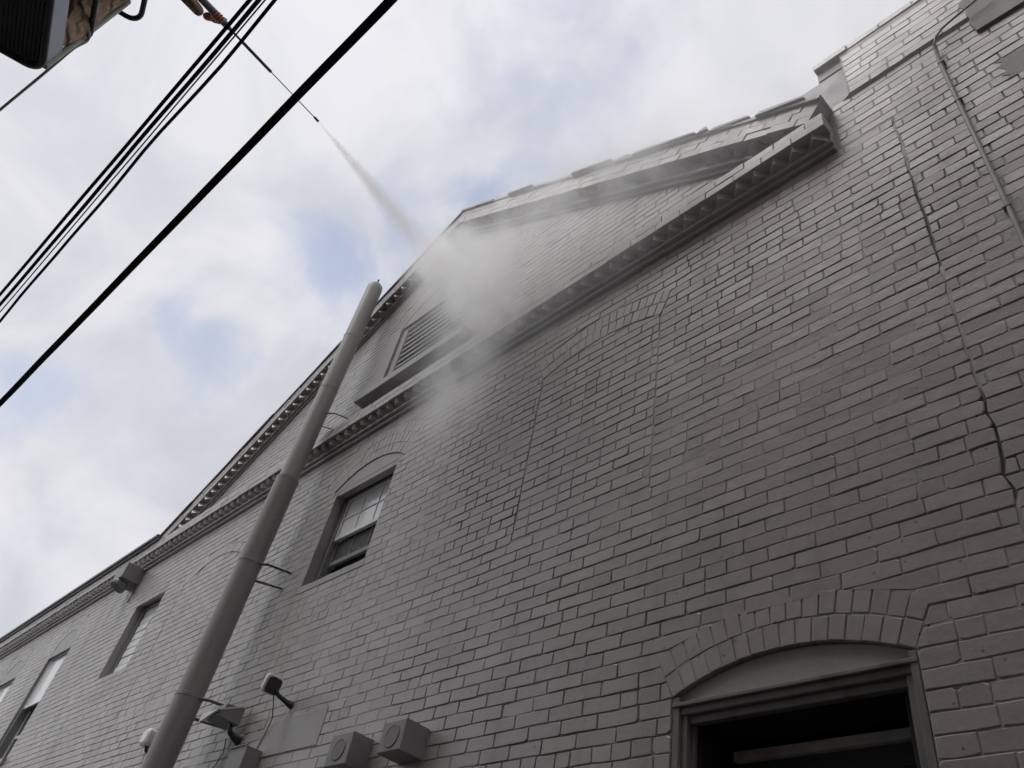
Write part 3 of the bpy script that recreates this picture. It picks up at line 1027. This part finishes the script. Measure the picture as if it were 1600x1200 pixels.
# ------------------------------------------------------------------ things fixed to the wall
# the big drainpipe
PX, PY = -6.375, -0.285
dp = thing('drainpipe', 'tall fat grey drainpipe standing off the wall and crossing the cornice', 'drainpipe')
q = MB()
q.lathe((PX, PY, 0.0), (0, 0, 1), [(0, 0.108), (0.02, 0.108), (3.60, 0.108), (3.603, 0.111), (3.63, 0.111), (3.633, 0.107), (4.80, 0.107), (4.803, 0.110), (4.83, 0.110), (4.833, 0.107), (5.70, 0.107), (5.71, 0.109), (5.735, 0.109), (5.74, 0.10)], 72, 0.5, False)
q.build('lower_pipe', M_PIPE, dp)
q = MB()
q.lathe((PX, PY, 5.70), (0, 0, 1), [(0, 0.094), (1.22, 0.094), (1.223, 0.097), (1.245, 0.097), (1.248, 0.094), (2.03, 0.094), (2.033, 0.097), (2.055, 0.097), (2.058, 0.093), (2.92, 0.093), (2.97, 0.088), (3.01, 0.06), (3.025, 0.02)], 72, 0.5, False)
q.build('upper_pipe', M_PIPE2, dp)
q = MB()
q.tube([(PX, PY, 8.72), (PX + 0.005, PY, 8.77), (PX + 0.03, PY - 0.01, 8.785)], 0.012, 8)
q.build('cap_hook', M_STEEL, dp)
for z in (3.615, 4.815, 6.60):
    q = MB()
    q.tube([(PX + 0.06, PY + 0.03, z), (PX + 0.17, PY + 0.10, z - 0.005), (PX + 0.27, 0.0, z - 0.02)], [0.016, 0.014, 0.016] if z < 6 else [0.009, 0.008, 0.009], 8)
    q.tube([(PX + 0.03, PY + 0.08, z - 0.13), (PX + 0.20, 0.0, z - 0.15)], 0.012 if z < 6 else 0.006, 8)
    q.build('bracket', M_STEEL, dp)

# thin conduit at the right edge
cp = thing('conduit', 'thin grey conduit running down the brickwork near the right edge', 'conduit')
q = MB()
pts = [(-0.235 + 0.006 * math.sin(z * 1.7), -0.025, z) for z in [1.0 + 0.2 * i for i in range(28)]]
pts = [p for p in pts if p[2] < 6.45]
pts += [(-0.232, -0.034, 6.50), (-0.228, -0.05, 6.545)]
q.tube(pts, 0.011, 10)
q.build('pipe', M_TRIM, cp)
q = MB()
pts = [(-0.228, -0.05, 6.545), (-0.205, -0.06, 6.60), (-0.16, -0.06, 6.645), (-0.09, -0.062, 6.67), (0.02, -0.065, 6.695), (0.2, -0.07, 6.74), (0.6, -0.08, 6.86)]
q.tube(pts, 0.0065, 8)
q.build('cable_tail', M_TRIM, cp)
for z in (3.9, 4.9, 5.9, 6.35):
    part('clip', M_TRIM, cp, [(-0.252, -0.218, -0.0375, -0.004, z, z + 0.010)], 0.002)

# pair of boxes with a round disc on the front
def wall_box(x0, x1, z0, z1, d, name, label, group):
    t = thing(name, label, 'speaker', group)
    q = MB()
    q.plate([(x0, z0), (x1, z0), (x1, z1), (x0, z1)], -d, -0.006, 0.004)
    q.build('housing', M_BOXGREY, t)
    q = MB()
    cx, cz = (x0 + x1) / 2, (z0 + z1) / 2
    q.lathe((cx, -d - 0.0005, cz), (0, -1, 0), [(0, 0.062), (0.003, 0.062), (0.0035, 0.056), (0.0015, 0.05)], 28)
    q.build('disc', M_DISC, t)
    part('back_plate', M_BOXGREY, t, [(x0 + 0.02, x1 - 0.02, -0.012, 0.002, z0 + 0.02, z1 - 0.02)], 0.001)
    return t
wall_box(-3.765, -3.564, 2.93, 3.09, 0.166, 'wall_speaker', 'right-hand grey speaker box with a round disc, low on the wall', 'grey boxes on the wall')
wall_box(-4.285, -4.07, 2.92, 3.098, 0.150, 'wall_speaker', 'left-hand grey speaker box, close beside its twin at the bottom edge', 'grey boxes on the wall')
t = thing('junction_box', 'dark junction box cut off by the bottom edge beside the drainpipe', 'box')
part('housing', M_BOXGREY, t, [(-5.62, -5.38, -0.13, 0.0, 3.02, 3.19)], 0.004)
part('lid', M_FRAME, t, [(-5.635, -5.365, -0.14, -0.13, 3.19, 3.2)], 0.002)
q = MB(); q.bbox(-5.48, -4.70, -0.0125, 0.0, 3.15, 3.395, 0.003)
tag(q.build('cover_board', M_TRIM), 'smooth blank grey board on the bricks below the white camera', 'board')
# small camera with a white rim on an arm
def rsquare(cx, cz, r, k, n=28, e=0.45):
    out_ = []
    for i in range(n):
        a = 2 * math.pi * i / n
        out_.append((cx + r * math.copysign(abs(math.cos(a)) ** e, math.cos(a)), cz + r * k * math.copysign(abs(math.sin(a)) ** e, math.sin(a))))
    return out_
sc_ = thing('security_camera', 'small dark-faced security camera with a white rim on a short arm', 'camera')
sc_.location = (-5.24, -0.185, 3.56)
sc_.rotation_euler = (math.radians(18), 0, math.radians(84))
q = MB(); q.plate(rsquare(0, 0, 0.062, 1.05), -0.012, 0.030, 0.008)
q.build('housing', M_PLASTIC, sc_)
q = MB(); q.plate(rsquare(0.004, -0.004, 0.052, 1.05), -0.0155, -0.005, 0.003)
q.build('face', M_BLACKPL, sc_)
q = MB()
inv = (Matrix.Translation(sc_.location) @ sc_.rotation_euler.to_matrix().to_4x4()).inverted()
q.tube([inv @ Vector(p) for p in ((-5.24, -0.16, 3.545), (-5.23, -0.12, 3.51), (-5.22, -0.05, 3.49), (-5.215, -0.004, 3.485))], [0.014, 0.015, 0.018, 0.030], 10)
q.build('arm', M_BLACKPL, sc_)
q = MB()
q.tube([inv @ Vector(p) for p in ((-5.25, -0.16, 3.535), (-5.30, -0.10, 3.47), (-5.36, -0.04, 3.40), (-5.42, -0.02, 3.33), (-5.47, -0.018, 3.22))], 0.0035, 6)
q.build('lead', M_BLACKPL, sc_)
# flood light with a sloping white hood
fl_ = thing('flood_light', 'grey flood light with a pale sloping hood right of the drainpipe', 'light')
q = MB()
X0, X1, Y0, Y1, Z0, Z1 = -6.02, -5.80, -0.235, -0.06, 3.405, 3.53
q.add([(X0, Y0, Z0 + 0.01), (X1, Y0, Z0 + 0.01), (X1, Y1, Z0), (X0, Y1, Z0), (X0, Y0 + 0.03, Z1 - 0.02), (X1, Y0 + 0.03, Z1 - 0.02), (X1, Y1, Z1), (X0, Y1, Z1)],
      [(0, 3, 2, 1), (4, 5, 6, 7), (0, 1, 5, 4), (1, 2, 6, 5), (2, 3, 7, 6), (3, 0, 4, 7)])
q.build('housing', M_BOXGREY, fl_)
q = MB()
q.add([(X0 - 0.01, Y0 - 0.03, Z0 - 0.02), (X1 + 0.005, Y0 - 0.005, Z0 + 0.045), (X1 + 0.005, Y1, Z1 + 0.012), (X0 - 0.01, Y1, Z1 + 0.012), (X0 - 0.01, Y0 - 0.03, Z0 + 0.04), (X1 + 0.005, Y0 - 0.02, Z0 + 0.05), (X1 + 0.005, Y1, Z1 + 0.022), (X0 - 0.01, Y1, Z1 + 0.022)],
      [(0, 3, 2, 1), (4, 5, 6, 7), (0, 1, 5, 4), (1, 2, 6, 5), (2, 3, 7, 6), (3, 0, 4, 7)])
q.build('hood', M_LAMPWHITE, fl_)
q = MB(); q.plate(rsquare(-5.905, 3.45, 0.07, 0.5), -0.2345, -0.22, 0.003)
q.build('lens', M_FRAME, fl_)
q = MB(); q.tube([(-5.86, -0.10, 3.40), (-5.83, -0.09, 3.35), (-5.82, -0.05, 3.33), (-5.82, -0.004, 3.33)], [0.018, 0.02, 0.026, 0.05], 10)
q.build('arm', M_BLACKPL, fl_)
q = MB()
q.tube([(-5.83, -0.12, 3.40), (-5.78, -0.15, 3.38), (-5.76, -0.10, 3.33), (-5.80, -0.03, 3.30)], 0.006, 6)
q.tube([(-5.95, -0.05, 3.34), (-5.97, -0.02, 3.25), (-6.02, -0.018, 3.17), (-6.10, -0.018, 3.12)], 0.004, 6)
q.build('lead', M_BLACKPL, fl_)
# little white sensor behind the pipe
ws = thing('wall_sensor', 'small white sensor peeking out left of the drainpipe', 'sensor')
q = MB(); q.plate(rsquare(-7.545, 3.555, 0.075, 0.95), -0.085, -0.02, 0.018)
q.build('housing', M_PLASTIC, ws)
q = MB(); q.tube([(-7.53, -0.04, 3.50), (-7.52, -0.02, 3.45), (-7.52, -0.0, 3.44)], 0.014, 8)
q.build('bracket', M_BLACKPL, ws)
# lamp box under the cornice
lb = thing('wall_lamp', 'grey lamp box hanging under the cornice at the left', 'lamp')
q = MB(); q.bbox(-10.92, -10.58, -0.26, 0.0, 5.93, 6.135, 0.006)
q.build('housing', M_BOXGREY, lb)
q = MB()
q.lathe((-10.75, -0.17, 5.93), (0, -0.35, -1), [(0, 0.085), (0.03, 0.10), (0.10, 0.105), (0.105, 0.09), (0.07, 0.05)], 20)
q.build('lamp_head', M_FRAME, lb)
q = MB(); q.tube([(-10.6, -0.05, 5.93), (-10.57, -0.025, 5.80), (-10.62, -0.02, 5.68)], 0.008, 6)
q.build('lead', M_BLACKPL, lb)

# ------------------------------------------------------------------ overhead cables
def cable(x_pts, r, label, wob=0.0, seed=0.0, sag=0.0):
    (xa, ya, za), (xb, yb_, zb_) = x_pts
    pts = []
    n = 150
    for i in range(n + 1):
        x = -26 + 36 * i / n
        f = (x - xa) / (xb - xa)
        pts.append((x, ya + (yb_ - ya) * f + wob * nz(x * 1.1, seed), za + (zb_ - za) * f + wob * nz(x * 1.3, seed + 5) + sag * ((x + 4.5) ** 2) * 0.001))
    q = MB(); q.tube(pts, r, 10)
    return tag(q.build('overhead_cable', M_CABLE), label, 'cable', 'overhead cables')
ZW = 5.8
cable(((-2.132, -2.407, ZW), (-8.015, -2.623, ZW)), 0.026, 'thickest overhead cable, running alone nearest the wall', 0.008, 1.0)
cable(((-2.731, -2.935, ZW), (-6.47, -3.130, ZW)), 0.0115, 'overhead cable farthest from the wall, outermost of the four bundled lines', 0.004, 2.0)
cable(((-2.697, -2.900, ZW), (-6.58, -3.088, ZW)), 0.0125, 'overhead cable second from outside among the four bundled lines', 0.005, 3.0)
cable(((-2.672, -2.876, ZW), (-6.675, -3.058, ZW)), 0.0045, 'thinnest overhead line, third among the four bundled ones', 0.003, 4.0)
cable(((-2.622, -2.836, ZW), (-6.78, -3.026, ZW)), 0.0105, 'wavy overhead cable on the inner side of the four bundled lines', 0.014, 6.0)

# ------------------------------------------------------------------ the lift basket, its operator and the lance
BX = Vector((0.968, -0.25, 0)); BA = Vector((0.25, 0.968, 0)); BO = Vector((-4.651, -3.734, 6.3))
def bw(bb, aa, zz):
    return BO + BX * bb + BA * aa + Vector((0, 0, zz))
lift = thing('lift_basket', 'black aerial work basket with tube rails and blue-grey kick panel, top left', 'lift')
BWD, BDP = 1.25, 0.95
def loop(z, grow=0.0, r=0.11, n=6):
    pts = []
    x0, x1, y0, y1 = -grow, BWD + grow, -BDP - grow, grow
    for (cx, cy, a0) in ((x0 + r, y1 - r, 90), (x0 + r, y0 + r, 180), (x1 - r, y0 + r, 270), (x1 - r, y1 - r, 0)):
        for i in range(n + 1):
            a = math.radians(a0 + 90 * i / n)
            pts.append(bw(cx + r * math.cos(a), cy + r * math.sin(a), z))
    return pts
q = MB(); q.tube(loop(0.0), 0.026, 10, closed=True)
q.build('floor_frame', M_BASKET, lift)
q = MB()
def slab(b0, b1, a0, a1, z0, z1):
    ps = [bw(bb, aa, zz) for zz in (z0, z1) for bb, aa in ((b0, a0), (b1, a0), (b1, a1), (b0, a1))]
    return ps, [(0, 3, 2, 1), (4, 5, 6, 7), (0, 1, 5, 4), (1, 2, 6, 5), (2, 3, 7, 6), (3, 0, 4, 7)]
a = -BDP + 0.03
while a < -0.02:
    q.add(*slab(0.02, BWD - 0.02, a, a + 0.0215, 0.0, 0.012)); a += 0.027
bb = 0.03
while bb < BWD - 0.03:
    q.add(*slab(bb, bb + 0.034 + J(0.006), -BDP + 0.02, -0.02, 0.013, 0.028)); bb += 0.05
q.build('floor_mesh', M_BASKET, lift)
q = MB()
q.add(*slab(0.02, BWD - 0.05, -0.012, 0.006, 0.02, 0.235))
q.add(*slab(0.02, 0.035, -BDP + 0.05, -0.013, 0.02, 0.2))
q.build('kick_panel', M_SKIRT, lift)
q = MB(); q.tube(loop(0.56, 0.03), 0.021, 10, closed=True); q.build('mid_rail', M_BASKET, lift)
q = MB(); q.tube(loop(1.20, 0.11), 0.021, 10, closed=True); q.build('top_rail', M_BASKET, lift)
for (b_, a_) in ((0.03, 0.0), (BWD - 0.03, 0.0), (0.03, -BDP + 0.02), (BWD - 0.03, -BDP + 0.02)):
    q = MB(); q.tube([bw(b_, a_, 0.03), bw(b_, a_, 1.19)], 0.022, 10)
    q.build('post', M_POST, lift)
q = MB()
q.tube([bw(0.6, -BDP, 0.15), bw(0.5, -BDP - 0.35, 0.0), Vector((-10, -5.2, 3.6)), Vector((-14, -5.2, 1.5))], [0.07, 0.09, 0.12, 0.16], 12)
q.build('boom', M_POST, lift)
q = MB(); q.lathe((-14, -5.2, 0), (0, 0, 1), [(0, 0.9), (0.5, 0.9), (0.55, 0.6), (1.4, 0.5), (1.7, 0.3)], 20)
q.build('boom_base', M_POST, lift)
hq = MB()
hp = [bw(0.10, -0.04, 0.62), bw(0.06, 0.05, 0.50), Vector((-4.87, -3.78, 6.93)), Vector((-5.10, -3.83, 6.93)), Vector((-5.42, -3.90, 6.96)), Vector((-5.999, -4.03, 6.97)), Vector((-6.8, -4.2, 6.7)), Vector((-8.0, -4.5, 4.5)), Vector((-9, -4.8, 0.1))]
def smooth_path(p, n=6):
    p = [Vector(x) for x in p]
    out_ = []
    for i in range(len(p) - 1):
        p0 = p[max(0, i - 1)]; p1 = p[i]; p2 = p[i + 1]; p3 = p[min(len(p) - 1, i + 2)]
        for j in range(n):
            t_ = j / n
            out_.append(0.5 * ((2 * p1) + (p2 - p0) * t_ + (2 * p0 - 5 * p1 + 4 * p2 - p3) * t_ ** 2 + (3 * p1 - p0 - 3 * p2 + p3) * t_ ** 3))
    out_.append(p[-1])
    return out_
hq.tube(smooth_path(hp), 0.011, 8)
tag(hq.build('pressure_hose', M_RUBBER), 'thin grey hose hanging from the lift basket towards the left edge', 'hose')

# the spray lance: gun, blue grip sleeve, bare rod, nozzle
HAND = Vector((-4.09, -3.14, 7.40))
NOZ = Vector((-4.335, -2.113, 7.60))
ld = (NOZ - HAND).normalized()
lance = thing('spray_lance', 'pressure washer lance reaching out over the cables', 'lance')
q = MB(); q.tube([HAND - ld * 0.55, HAND - ld * 0.40, HAND - ld * 0.02, HAND + ld * 0.06, HAND + ld * 0.10], [0.02, 0.026, 0.03, 0.026, 0.012], 12)
q.build('gun', M_GUN, lance)
q = MB(); q.tube([HAND + ld * 0.10, HAND + ld * 0.20, HAND + ld * 0.205, HAND + ld * 0.52, HAND + ld * 0.525], [0.009, 0.009, 0.0135, 0.0135, 0.007], 10)
q.build('grip_sleeve', M_LANCEBLUE, lance)
q = MB(); q.tube([HAND + ld * 0.52, NOZ - ld * 0.05], 0.0045, 8)
q.build('rod', M_STEEL, lance)
q = MB(); q.tube([NOZ - ld * 0.055, NOZ - ld * 0.04, NOZ, NOZ + ld * 0.003], [0.007, 0.011, 0.011, 0.006], 10)
q.build('nozzle', M_BLACKPL, lance)

# the operator: a skinned skeleton, standing in the basket and leaning out over the rail
def skin_mesh(name, joints, bones, mat, parent, root, levels=2, loc=lambda p: p):
    me = bpy.data.meshes.new(name)
    names = list(joints)
    me.from_pydata([tuple(loc(joints[n_][:3])) for n_ in names], [(names.index(a_), names.index(b_)) for a_, b_ in bones], [])
    o = link(name, me, parent)
    md = o.modifiers.new('skin', 'SKIN')
    md.use_smooth_shade = True
    for i, n_ in enumerate(names):
        r_ = joints[n_][3]
        me.skin_vertices[0].data[i].radius = r_ if isinstance(r_, tuple) else (r_, r_)
        me.skin_vertices[0].data[i].use_root = (n_ == root)
    sb = o.modifiers.new('sub', 'SUBSURF')
    sb.levels = levels; sb.render_levels = levels
    me.materials.append(mat)
    return o
person = thing('person', 'person in crumpled brown work clothes standing in the lift basket', 'person')
lf = lambda p: bw(*p)
body = {
    'pelvis': (0.27, -0.16, 0.95, (0.17, 0.15)), 'waist': (0.29, -0.07, 1.10, (0.165, 0.14)), 'chest': (0.35, 0.10, 1.33, (0.19, 0.14)), 'neck': (0.40, 0.19, 1.47, 0.075), 'nape': (0.43, 0.23, 1.53, 0.065),
    'hipL': (0.15, -0.10, 0.84, 0.135), 'kneeL': (0.10, -0.065, 0.52, 0.11), 'shinL': (0.11, -0.09, 0.30, 0.105), 'ankL': (0.12, -0.15, 0.11, 0.085), 'toeL': (0.14, -0.06, 0.07, 0.05),
    'hipR': (0.38, -0.17, 0.84, 0.135), 'kneeR': (0.42, -0.13, 0.50, 0.11), 'shinR': (0.44, -0.16, 0.28, 0.10), 'ankR': (0.45, -0.22, 0.11, 0.08), 'toeR': (0.46, -0.12, 0.07, 0.05),
    'shL': (0.19, 0.14, 1.36, 0.085), 'elL': (0.44, 0.36, 1.10, 0.06), 'wrL': (0.32, 0.57, 1.13, 0.042),
    'shR': (0.53, 0.12, 1.37, 0.085), 'elR': (0.64, 0.24, 1.12, 0.062), 'wrR': (0.56, 0.36, 1.03, 0.042)}
bones = [('pelvis', 'waist'), ('waist', 'chest'), ('chest', 'neck'), ('neck', 'nape'), ('pelvis', 'hipL'), ('hipL', 'kneeL'), ('kneeL', 'shinL'), ('shinL', 'ankL'), ('ankL', 'toeL'),
         ('pelvis', 'hipR'), ('hipR', 'kneeR'), ('kneeR', 'shinR'), ('shinR', 'ankR'), ('ankR', 'toeR'), ('chest', 'shL'), ('shL', 'elL'), ('elL', 'wrL'), ('chest', 'shR'), ('shR', 'elR'), ('elR', 'wrR')]
skin_mesh('body', body, bones, M_CLOTH, person, 'pelvis', 2, lf)
# head with face and cap
hb = MB()
hc_ = bw(0.46, 0.30, 1.65)
fwd = BA.copy(); side = BX.copy(); upv = Vector((0, 0, 1))
nu, nv = 18, 12
vs_ = []
for i in range(nv + 1):
    th = math.pi * i / nv
    for j in range(nu):
        ph = 2 * math.pi * j / nu
        x = math.sin(th) * math.cos(ph); y = math.sin(th) * math.sin(ph); zz = math.cos(th)
        rx, ry, rz = 0.078, 0.098, 0.118
        f = y
        jaw = 1.0 - 0.22 * max(0, -zz - 0.2)
        nose = 0.024 * math.exp(-((x / 0.16) ** 2 + ((zz + 0.08) / 0.16) ** 2)) * (1 if y > 0 else 0)
        brow = 0.008 * math.exp(-(((zz - 0.15) / 0.1) ** 2)) * max(0, y)
        eye = -0.012 * (math.exp(-(((x - 0.38) / 0.14) ** 2 + ((zz - 0.02) / 0.10) ** 2)) + math.exp(-(((x + 0.38) / 0.14) ** 2 + ((zz - 0.02) / 0.10) ** 2))) * (1 if y > 0 else 0)
        mouth = -0.006 * math.exp(-((x / 0.28) ** 2 + ((zz + 0.48) / 0.05) ** 2)) * (1 if y > 0 else 0)
        vs_.append(hc_ + side * (x * rx * jaw) + fwd * (y * ry * jaw + nose + brow + eye + mouth) + upv * (zz * rz))
fs_ = []
for i in range(nv):
    for j in range(nu):
        fs_.append((i * nu + j, (i + 1) * nu + j, (i + 1) * nu + (j + 1) % nu, i * nu + (j + 1) % nu))
hb.add(vs_, fs_, 0.5, True)
head = hb.build('head', M_SKIN, person)
for s_ in (-1, 1):
    e_ = MB()
    e_.lathe(hc_ + side * (0.078 * s_) - fwd * 0.005 - upv * 0.005, side * s_, [(-0.008, 0.026), (0.004, 0.03), (0.010, 0.022)], 10)
    e_.build('ear', M_SKIN, head)
cb = MB()
cb.lathe(hc_ + upv * 0.035, (0, 0, 1), [(0.0, 0.104), (0.03, 0.103), (0.07, 0.085), (0.095, 0.045), (0.10, 0.01)], 20)
cb.build('cap', M_CLOTH, head)
# gloved hands closed round the lance
def hand(wrist, grip, name='hand'):
    """a palm and five bent fingers closing round the lance at grip"""
    w = Vector(wrist); g_ = Vector(grip)
    ax = ld
    d_ = (g_ - w); d_ -= ax * d_.dot(ax); d_.normalize()
    sd_ = ax.cross(d_).normalized()
    pc = g_ - d_ * 0.045
    j = {'w': (*w, 0.03), 'p1': (*(w.lerp(pc, 0.5)), (0.036, 0.022)), 'p2': (*pc, (0.042, 0.02))}
    bn = [('w', 'p1'), ('p1', 'p2')]
    for i, (o_, ln) in enumerate(((0.033, 0.92), (0.011, 1.0), (-0.011, 0.95), (-0.032, 0.78))):
        b0 = pc + ax * o_ + sd_ * 0.012
        k1 = g_ + ax * o_ + sd_ * 0.036 * ln + d_ * 0.0
        k2 = g_ + ax * o_ + d_ * 0.036 * ln + sd_ * 0.012
        k3 = g_ + ax * o_ + d_ * 0.026 * ln - sd_ * 0.022
        for k_, (nm, v_, r_) in enumerate((('a', b0, 0.0105), ('b', k1, 0.0105), ('c', k2, 0.0095), ('d', k3, 0.0082))):
            j[f'{i}{nm}'] = (*v_, r_)
        bn += [('p2', f'{i}a'), (f'{i}a', f'{i}b'), (f'{i}b', f'{i}c'), (f'{i}c', f'{i}d')]
    tb = w.lerp(pc, 0.55) + ax * 0.03
    j['t0'] = (*tb, 0.013); j['t1'] = (*(g_ + ax * 0.05 - sd_ * 0.03 - d_ * 0.012), 0.0115); j['t2'] = (*(g_ + ax * 0.055 - sd_ * 0.026 + d_ * 0.022), 0.009)
    bn += [('p1', 't0'), ('t0', 't1'), ('t1', 't2')]
    return skin_mesh(name, j, bn, M_GLOVE, person, 'w', 2)
hand(bw(0.32, 0.57, 1.13), HAND - ld * 0.03)
hand(bw(0.56, 0.36, 1.03), HAND - ld * 0.36)

# ------------------------------------------------------------------ water: the jet, the spray cloud, loose drops
def volume_mat(name, density_builder, g=0.6, colour=(0.992, 0.993, 0.995)):
    m = bpy.data.materials.new(name)
    m.use_nodes = True
    t_ = m.node_tree
    t_.nodes.clear()
    o_ = t_.nodes.new('ShaderNodeOutputMaterial')
    pv = t_.nodes.new('ShaderNodeVolumePrincipled')
    pv.inputs['Color'].default_value = (*colour, 1)
    pv.inputs['Anisotropy'].default_value = g
    t_.links.new(pv.outputs[0], o_.inputs['Volume'])
    density_builder(t_, pv.inputs['Density'])
    return m
HIT = Vector((-4.72, -0.10, 7.62))
jd = (HIT - NOZ)
jl = jd.length
jn = jd.normalized()
def jet_density(t_, sock):
    # falls off with the distance from the jet's axis, which widens away from the nozzle
    g_ = t_.nodes.new('ShaderNodeNewGeometry')
    def vm(op, a_, b_=None):
        n_ = t_.nodes.new('ShaderNodeVectorMath'); n_.operation = op
        for i, v in enumerate((a_, b_)):
            if v is None: continue
            if hasattr(v, 'is_linked'): t_.links.new(v, n_.inputs[i])
            else: n_.inputs[i].default_value = v
        return n_
    def mm(op, a_, b_=None):
        n_ = t_.nodes.new('ShaderNodeMath'); n_.operation = op
        for i, v in enumerate((a_, b_)):
            if v is None: continue
            if hasattr(v, 'is_linked'): t_.links.new(v, n_.inputs[i])
            else: n_.inputs[i].default_value = v
        return n_.outputs[0]
    rel = vm('SUBTRACT', g_.outputs['Position'], tuple(NOZ)).outputs[0]
    along = vm('DOT_PRODUCT', rel, tuple(jn)).outputs['Value']
    dist = vm('LENGTH', vm('CROSS_PRODUCT', rel, tuple(jn)).outputs[0]).outputs['Value']
    rad = mm('ADD', mm('MULTIPLY', mm('MAXIMUM', along, 0.0), 0.125), 0.004)
    q_ = mm('DIVIDE', dist, rad)
    core = t_.nodes.new('ShaderNodeMapRange'); core.interpolation_type = 'SMOOTHSTEP'
    t_.links.new(q_, core.inputs[0])
    core.inputs[1].default_value = 1.0; core.inputs[2].default_value = 0.0
    nz_ = t_.nodes.new('ShaderNodeTexNoise'); nz_.inputs['Scale'].default_value = 6.0; nz_.inputs['Detail'].default_value = 3.0
    t_.links.new(g_.outputs['Position'], nz_.inputs['Vector'])
    d_ = mm('MULTIPLY', core.outputs[0], mm('DIVIDE', 0.55, mm('ADD', rad, 0.03)))
    d_ = mm('MULTIPLY', d_, mm('MULTIPLY', nz_.outputs['Fac'], 2.0))
    fade = t_.nodes.new('ShaderNodeMapRange'); fade.interpolation_type = 'SMOOTHSTEP'
    t_.links.new(along, fade.inputs[0])
    fade.inputs[1].default_value = jl * 0.35; fade.inputs[2].default_value = jl * 0.92
    fade.inputs[3].default_value = 1.0; fade.inputs[4].default_value = 0.05
    d_ = mm('MULTIPLY', d_, fade.outputs[0])
    t_.links.new(mm('MULTIPLY', d_, JET_GAIN), sock)
JET_GAIN = 3.2
q = MB()
q.lathe(NOZ, jn, [(0.0, 0.006), (jl * 0.5, 0.006 + jl * 0.5 * 0.13), (jl * 0.96, 0.006 + jl * 0.96 * 0.13)], 20)
jo = q.build('water_jet', volume_mat('water_jet', jet_density, 0.25, (0.985, 0.975, 0.955)), kind='stuff')
tag(jo, 'fine white water jet widening from the lance towards the gable', 'water jet')

PUFFS = [  # centre, radii, density
    ((-4.72, -0.32, 7.85), (0.66, 0.32, 0.85), 1.7),
    ((-4.10, -0.32, 7.05), (0.65, 0.32, 0.85), 2.1),
    ((-3.70, -0.30, 6.30), (0.66, 0.30, 0.80), 1.3),
    ((-3.92, -0.28, 5.60), (0.70, 0.28, 0.80), 1.15),
    ((-5.30, -0.32, 8.45), (0.60, 0.32, 0.60), 0.6),
    ((-3.05, -0.36, 6.95), (2.50, 0.42, 2.10), 0.36),
    ((-0.9, -0.40, 6.70), (2.0, 0.42, 1.7), 0.06),
]
def mist_density(t_, sock):
    g_ = t_.nodes.new('ShaderNodeNewGeometry')
    nz_ = t_.nodes.new('ShaderNodeTexNoise')
    nz_.inputs['Scale'].default_value = 2.3; nz_.inputs['Detail'].default_value = 4.0; nz_.inputs['Roughness'].default_value = 0.55; nz_.inputs['Distortion'].default_value = 1.2
    t_.links.new(g_.outputs['Position'], nz_.inputs['Vector'])
    tot = None
    for c, r_, dn in PUFFS:
        s_ = t_.nodes.new('ShaderNodeVectorMath'); s_.operation = 'SUBTRACT'
        t_.links.new(g_.outputs['Position'], s_.inputs[0]); s_.inputs[1].default_value = c
        d_ = t_.nodes.new('ShaderNodeVectorMath'); d_.operation = 'DIVIDE'
        t_.links.new(s_.outputs[0], d_.inputs[0]); d_.inputs[1].default_value = r_
        l_ = t_.nodes.new('ShaderNodeVectorMath'); l_.operation = 'LENGTH'
        t_.links.new(d_.outputs[0], l_.inputs[0])
        mr = t_.nodes.new('ShaderNodeMapRange'); mr.interpolation_type = 'SMOOTHERSTEP'
        t_.links.new(l_.outputs['Value'], mr.inputs[0])
        mr.inputs[1].default_value = 1.0; mr.inputs[2].default_value = 0.0
        mr.inputs[3].default_value = 0.0; mr.inputs[4].default_value = dn
        if tot is None:
            tot = mr.outputs[0]
        else:
            ad = t_.nodes.new('ShaderNodeMath'); ad.operation = 'ADD'
            t_.links.new(tot, ad.inputs[0]); t_.links.new(mr.outputs[0], ad.inputs[1]); tot = ad.outputs[0]
    ns = t_.nodes.new('ShaderNodeMapRange'); ns.interpolation_type = 'SMOOTHSTEP'
    t_.links.new(nz_.outputs['Fac'], ns.inputs[0])
    ns.inputs[1].default_value = 0.30; ns.inputs[2].default_value = 0.70; ns.inputs[3].default_value = 0.15; ns.inputs[4].default_value = 1.6
    mu = t_.nodes.new('ShaderNodeMath'); mu.operation = 'MULTIPLY'
    t_.links.new(tot, mu.inputs[0]); t_.links.new(ns.outputs[0], mu.inputs[1])
    ad = t_.nodes.new('ShaderNodeMath'); ad.operation = 'MULTIPLY'
    t_.links.new(mu.outputs[0], ad.inputs[0]); ad.inputs[1].default_value = MIST_GAIN
    t_.links.new(ad.outputs[0], sock)
MIST_GAIN = 3.4
q = MB()
q.box(-6.25, 0.9, -0.82, -0.16, 4.75, 9.3)
mo = q.build('water_mist', volume_mat('water_mist', mist_density), kind='stuff')
tag(mo, 'cloud of white spray drifting down the gable from the jet', 'mist')
# loose drops falling in front of the wall
q = MB()
for i in range(70):
    x = rnd.uniform(-5.2, -1.2); zz = rnd.uniform(2.8, 7.0); y = rnd.uniform(-0.9, -0.1)
    r_ = rnd.uniform(0.0012, 0.0035)
    vs_ = [(x, y, zz + r_ * 2.2), (x + r_, y, zz), (x, y + r_, zz), (x - r_, y, zz), (x, y - r_, zz), (x, y, zz - r_ * 1.3)]
    q.add(vs_, [(0, 1, 2), (0, 2, 3), (0, 3, 4), (0, 4, 1), (5, 2, 1), (5, 3, 2), (5, 4, 3), (5, 1, 4)], 0.5, True)
do = q.build('water_drops', M_PLASTIC, kind='stuff')
tag(do, 'loose water drops falling in front of the bricks', 'water drops')
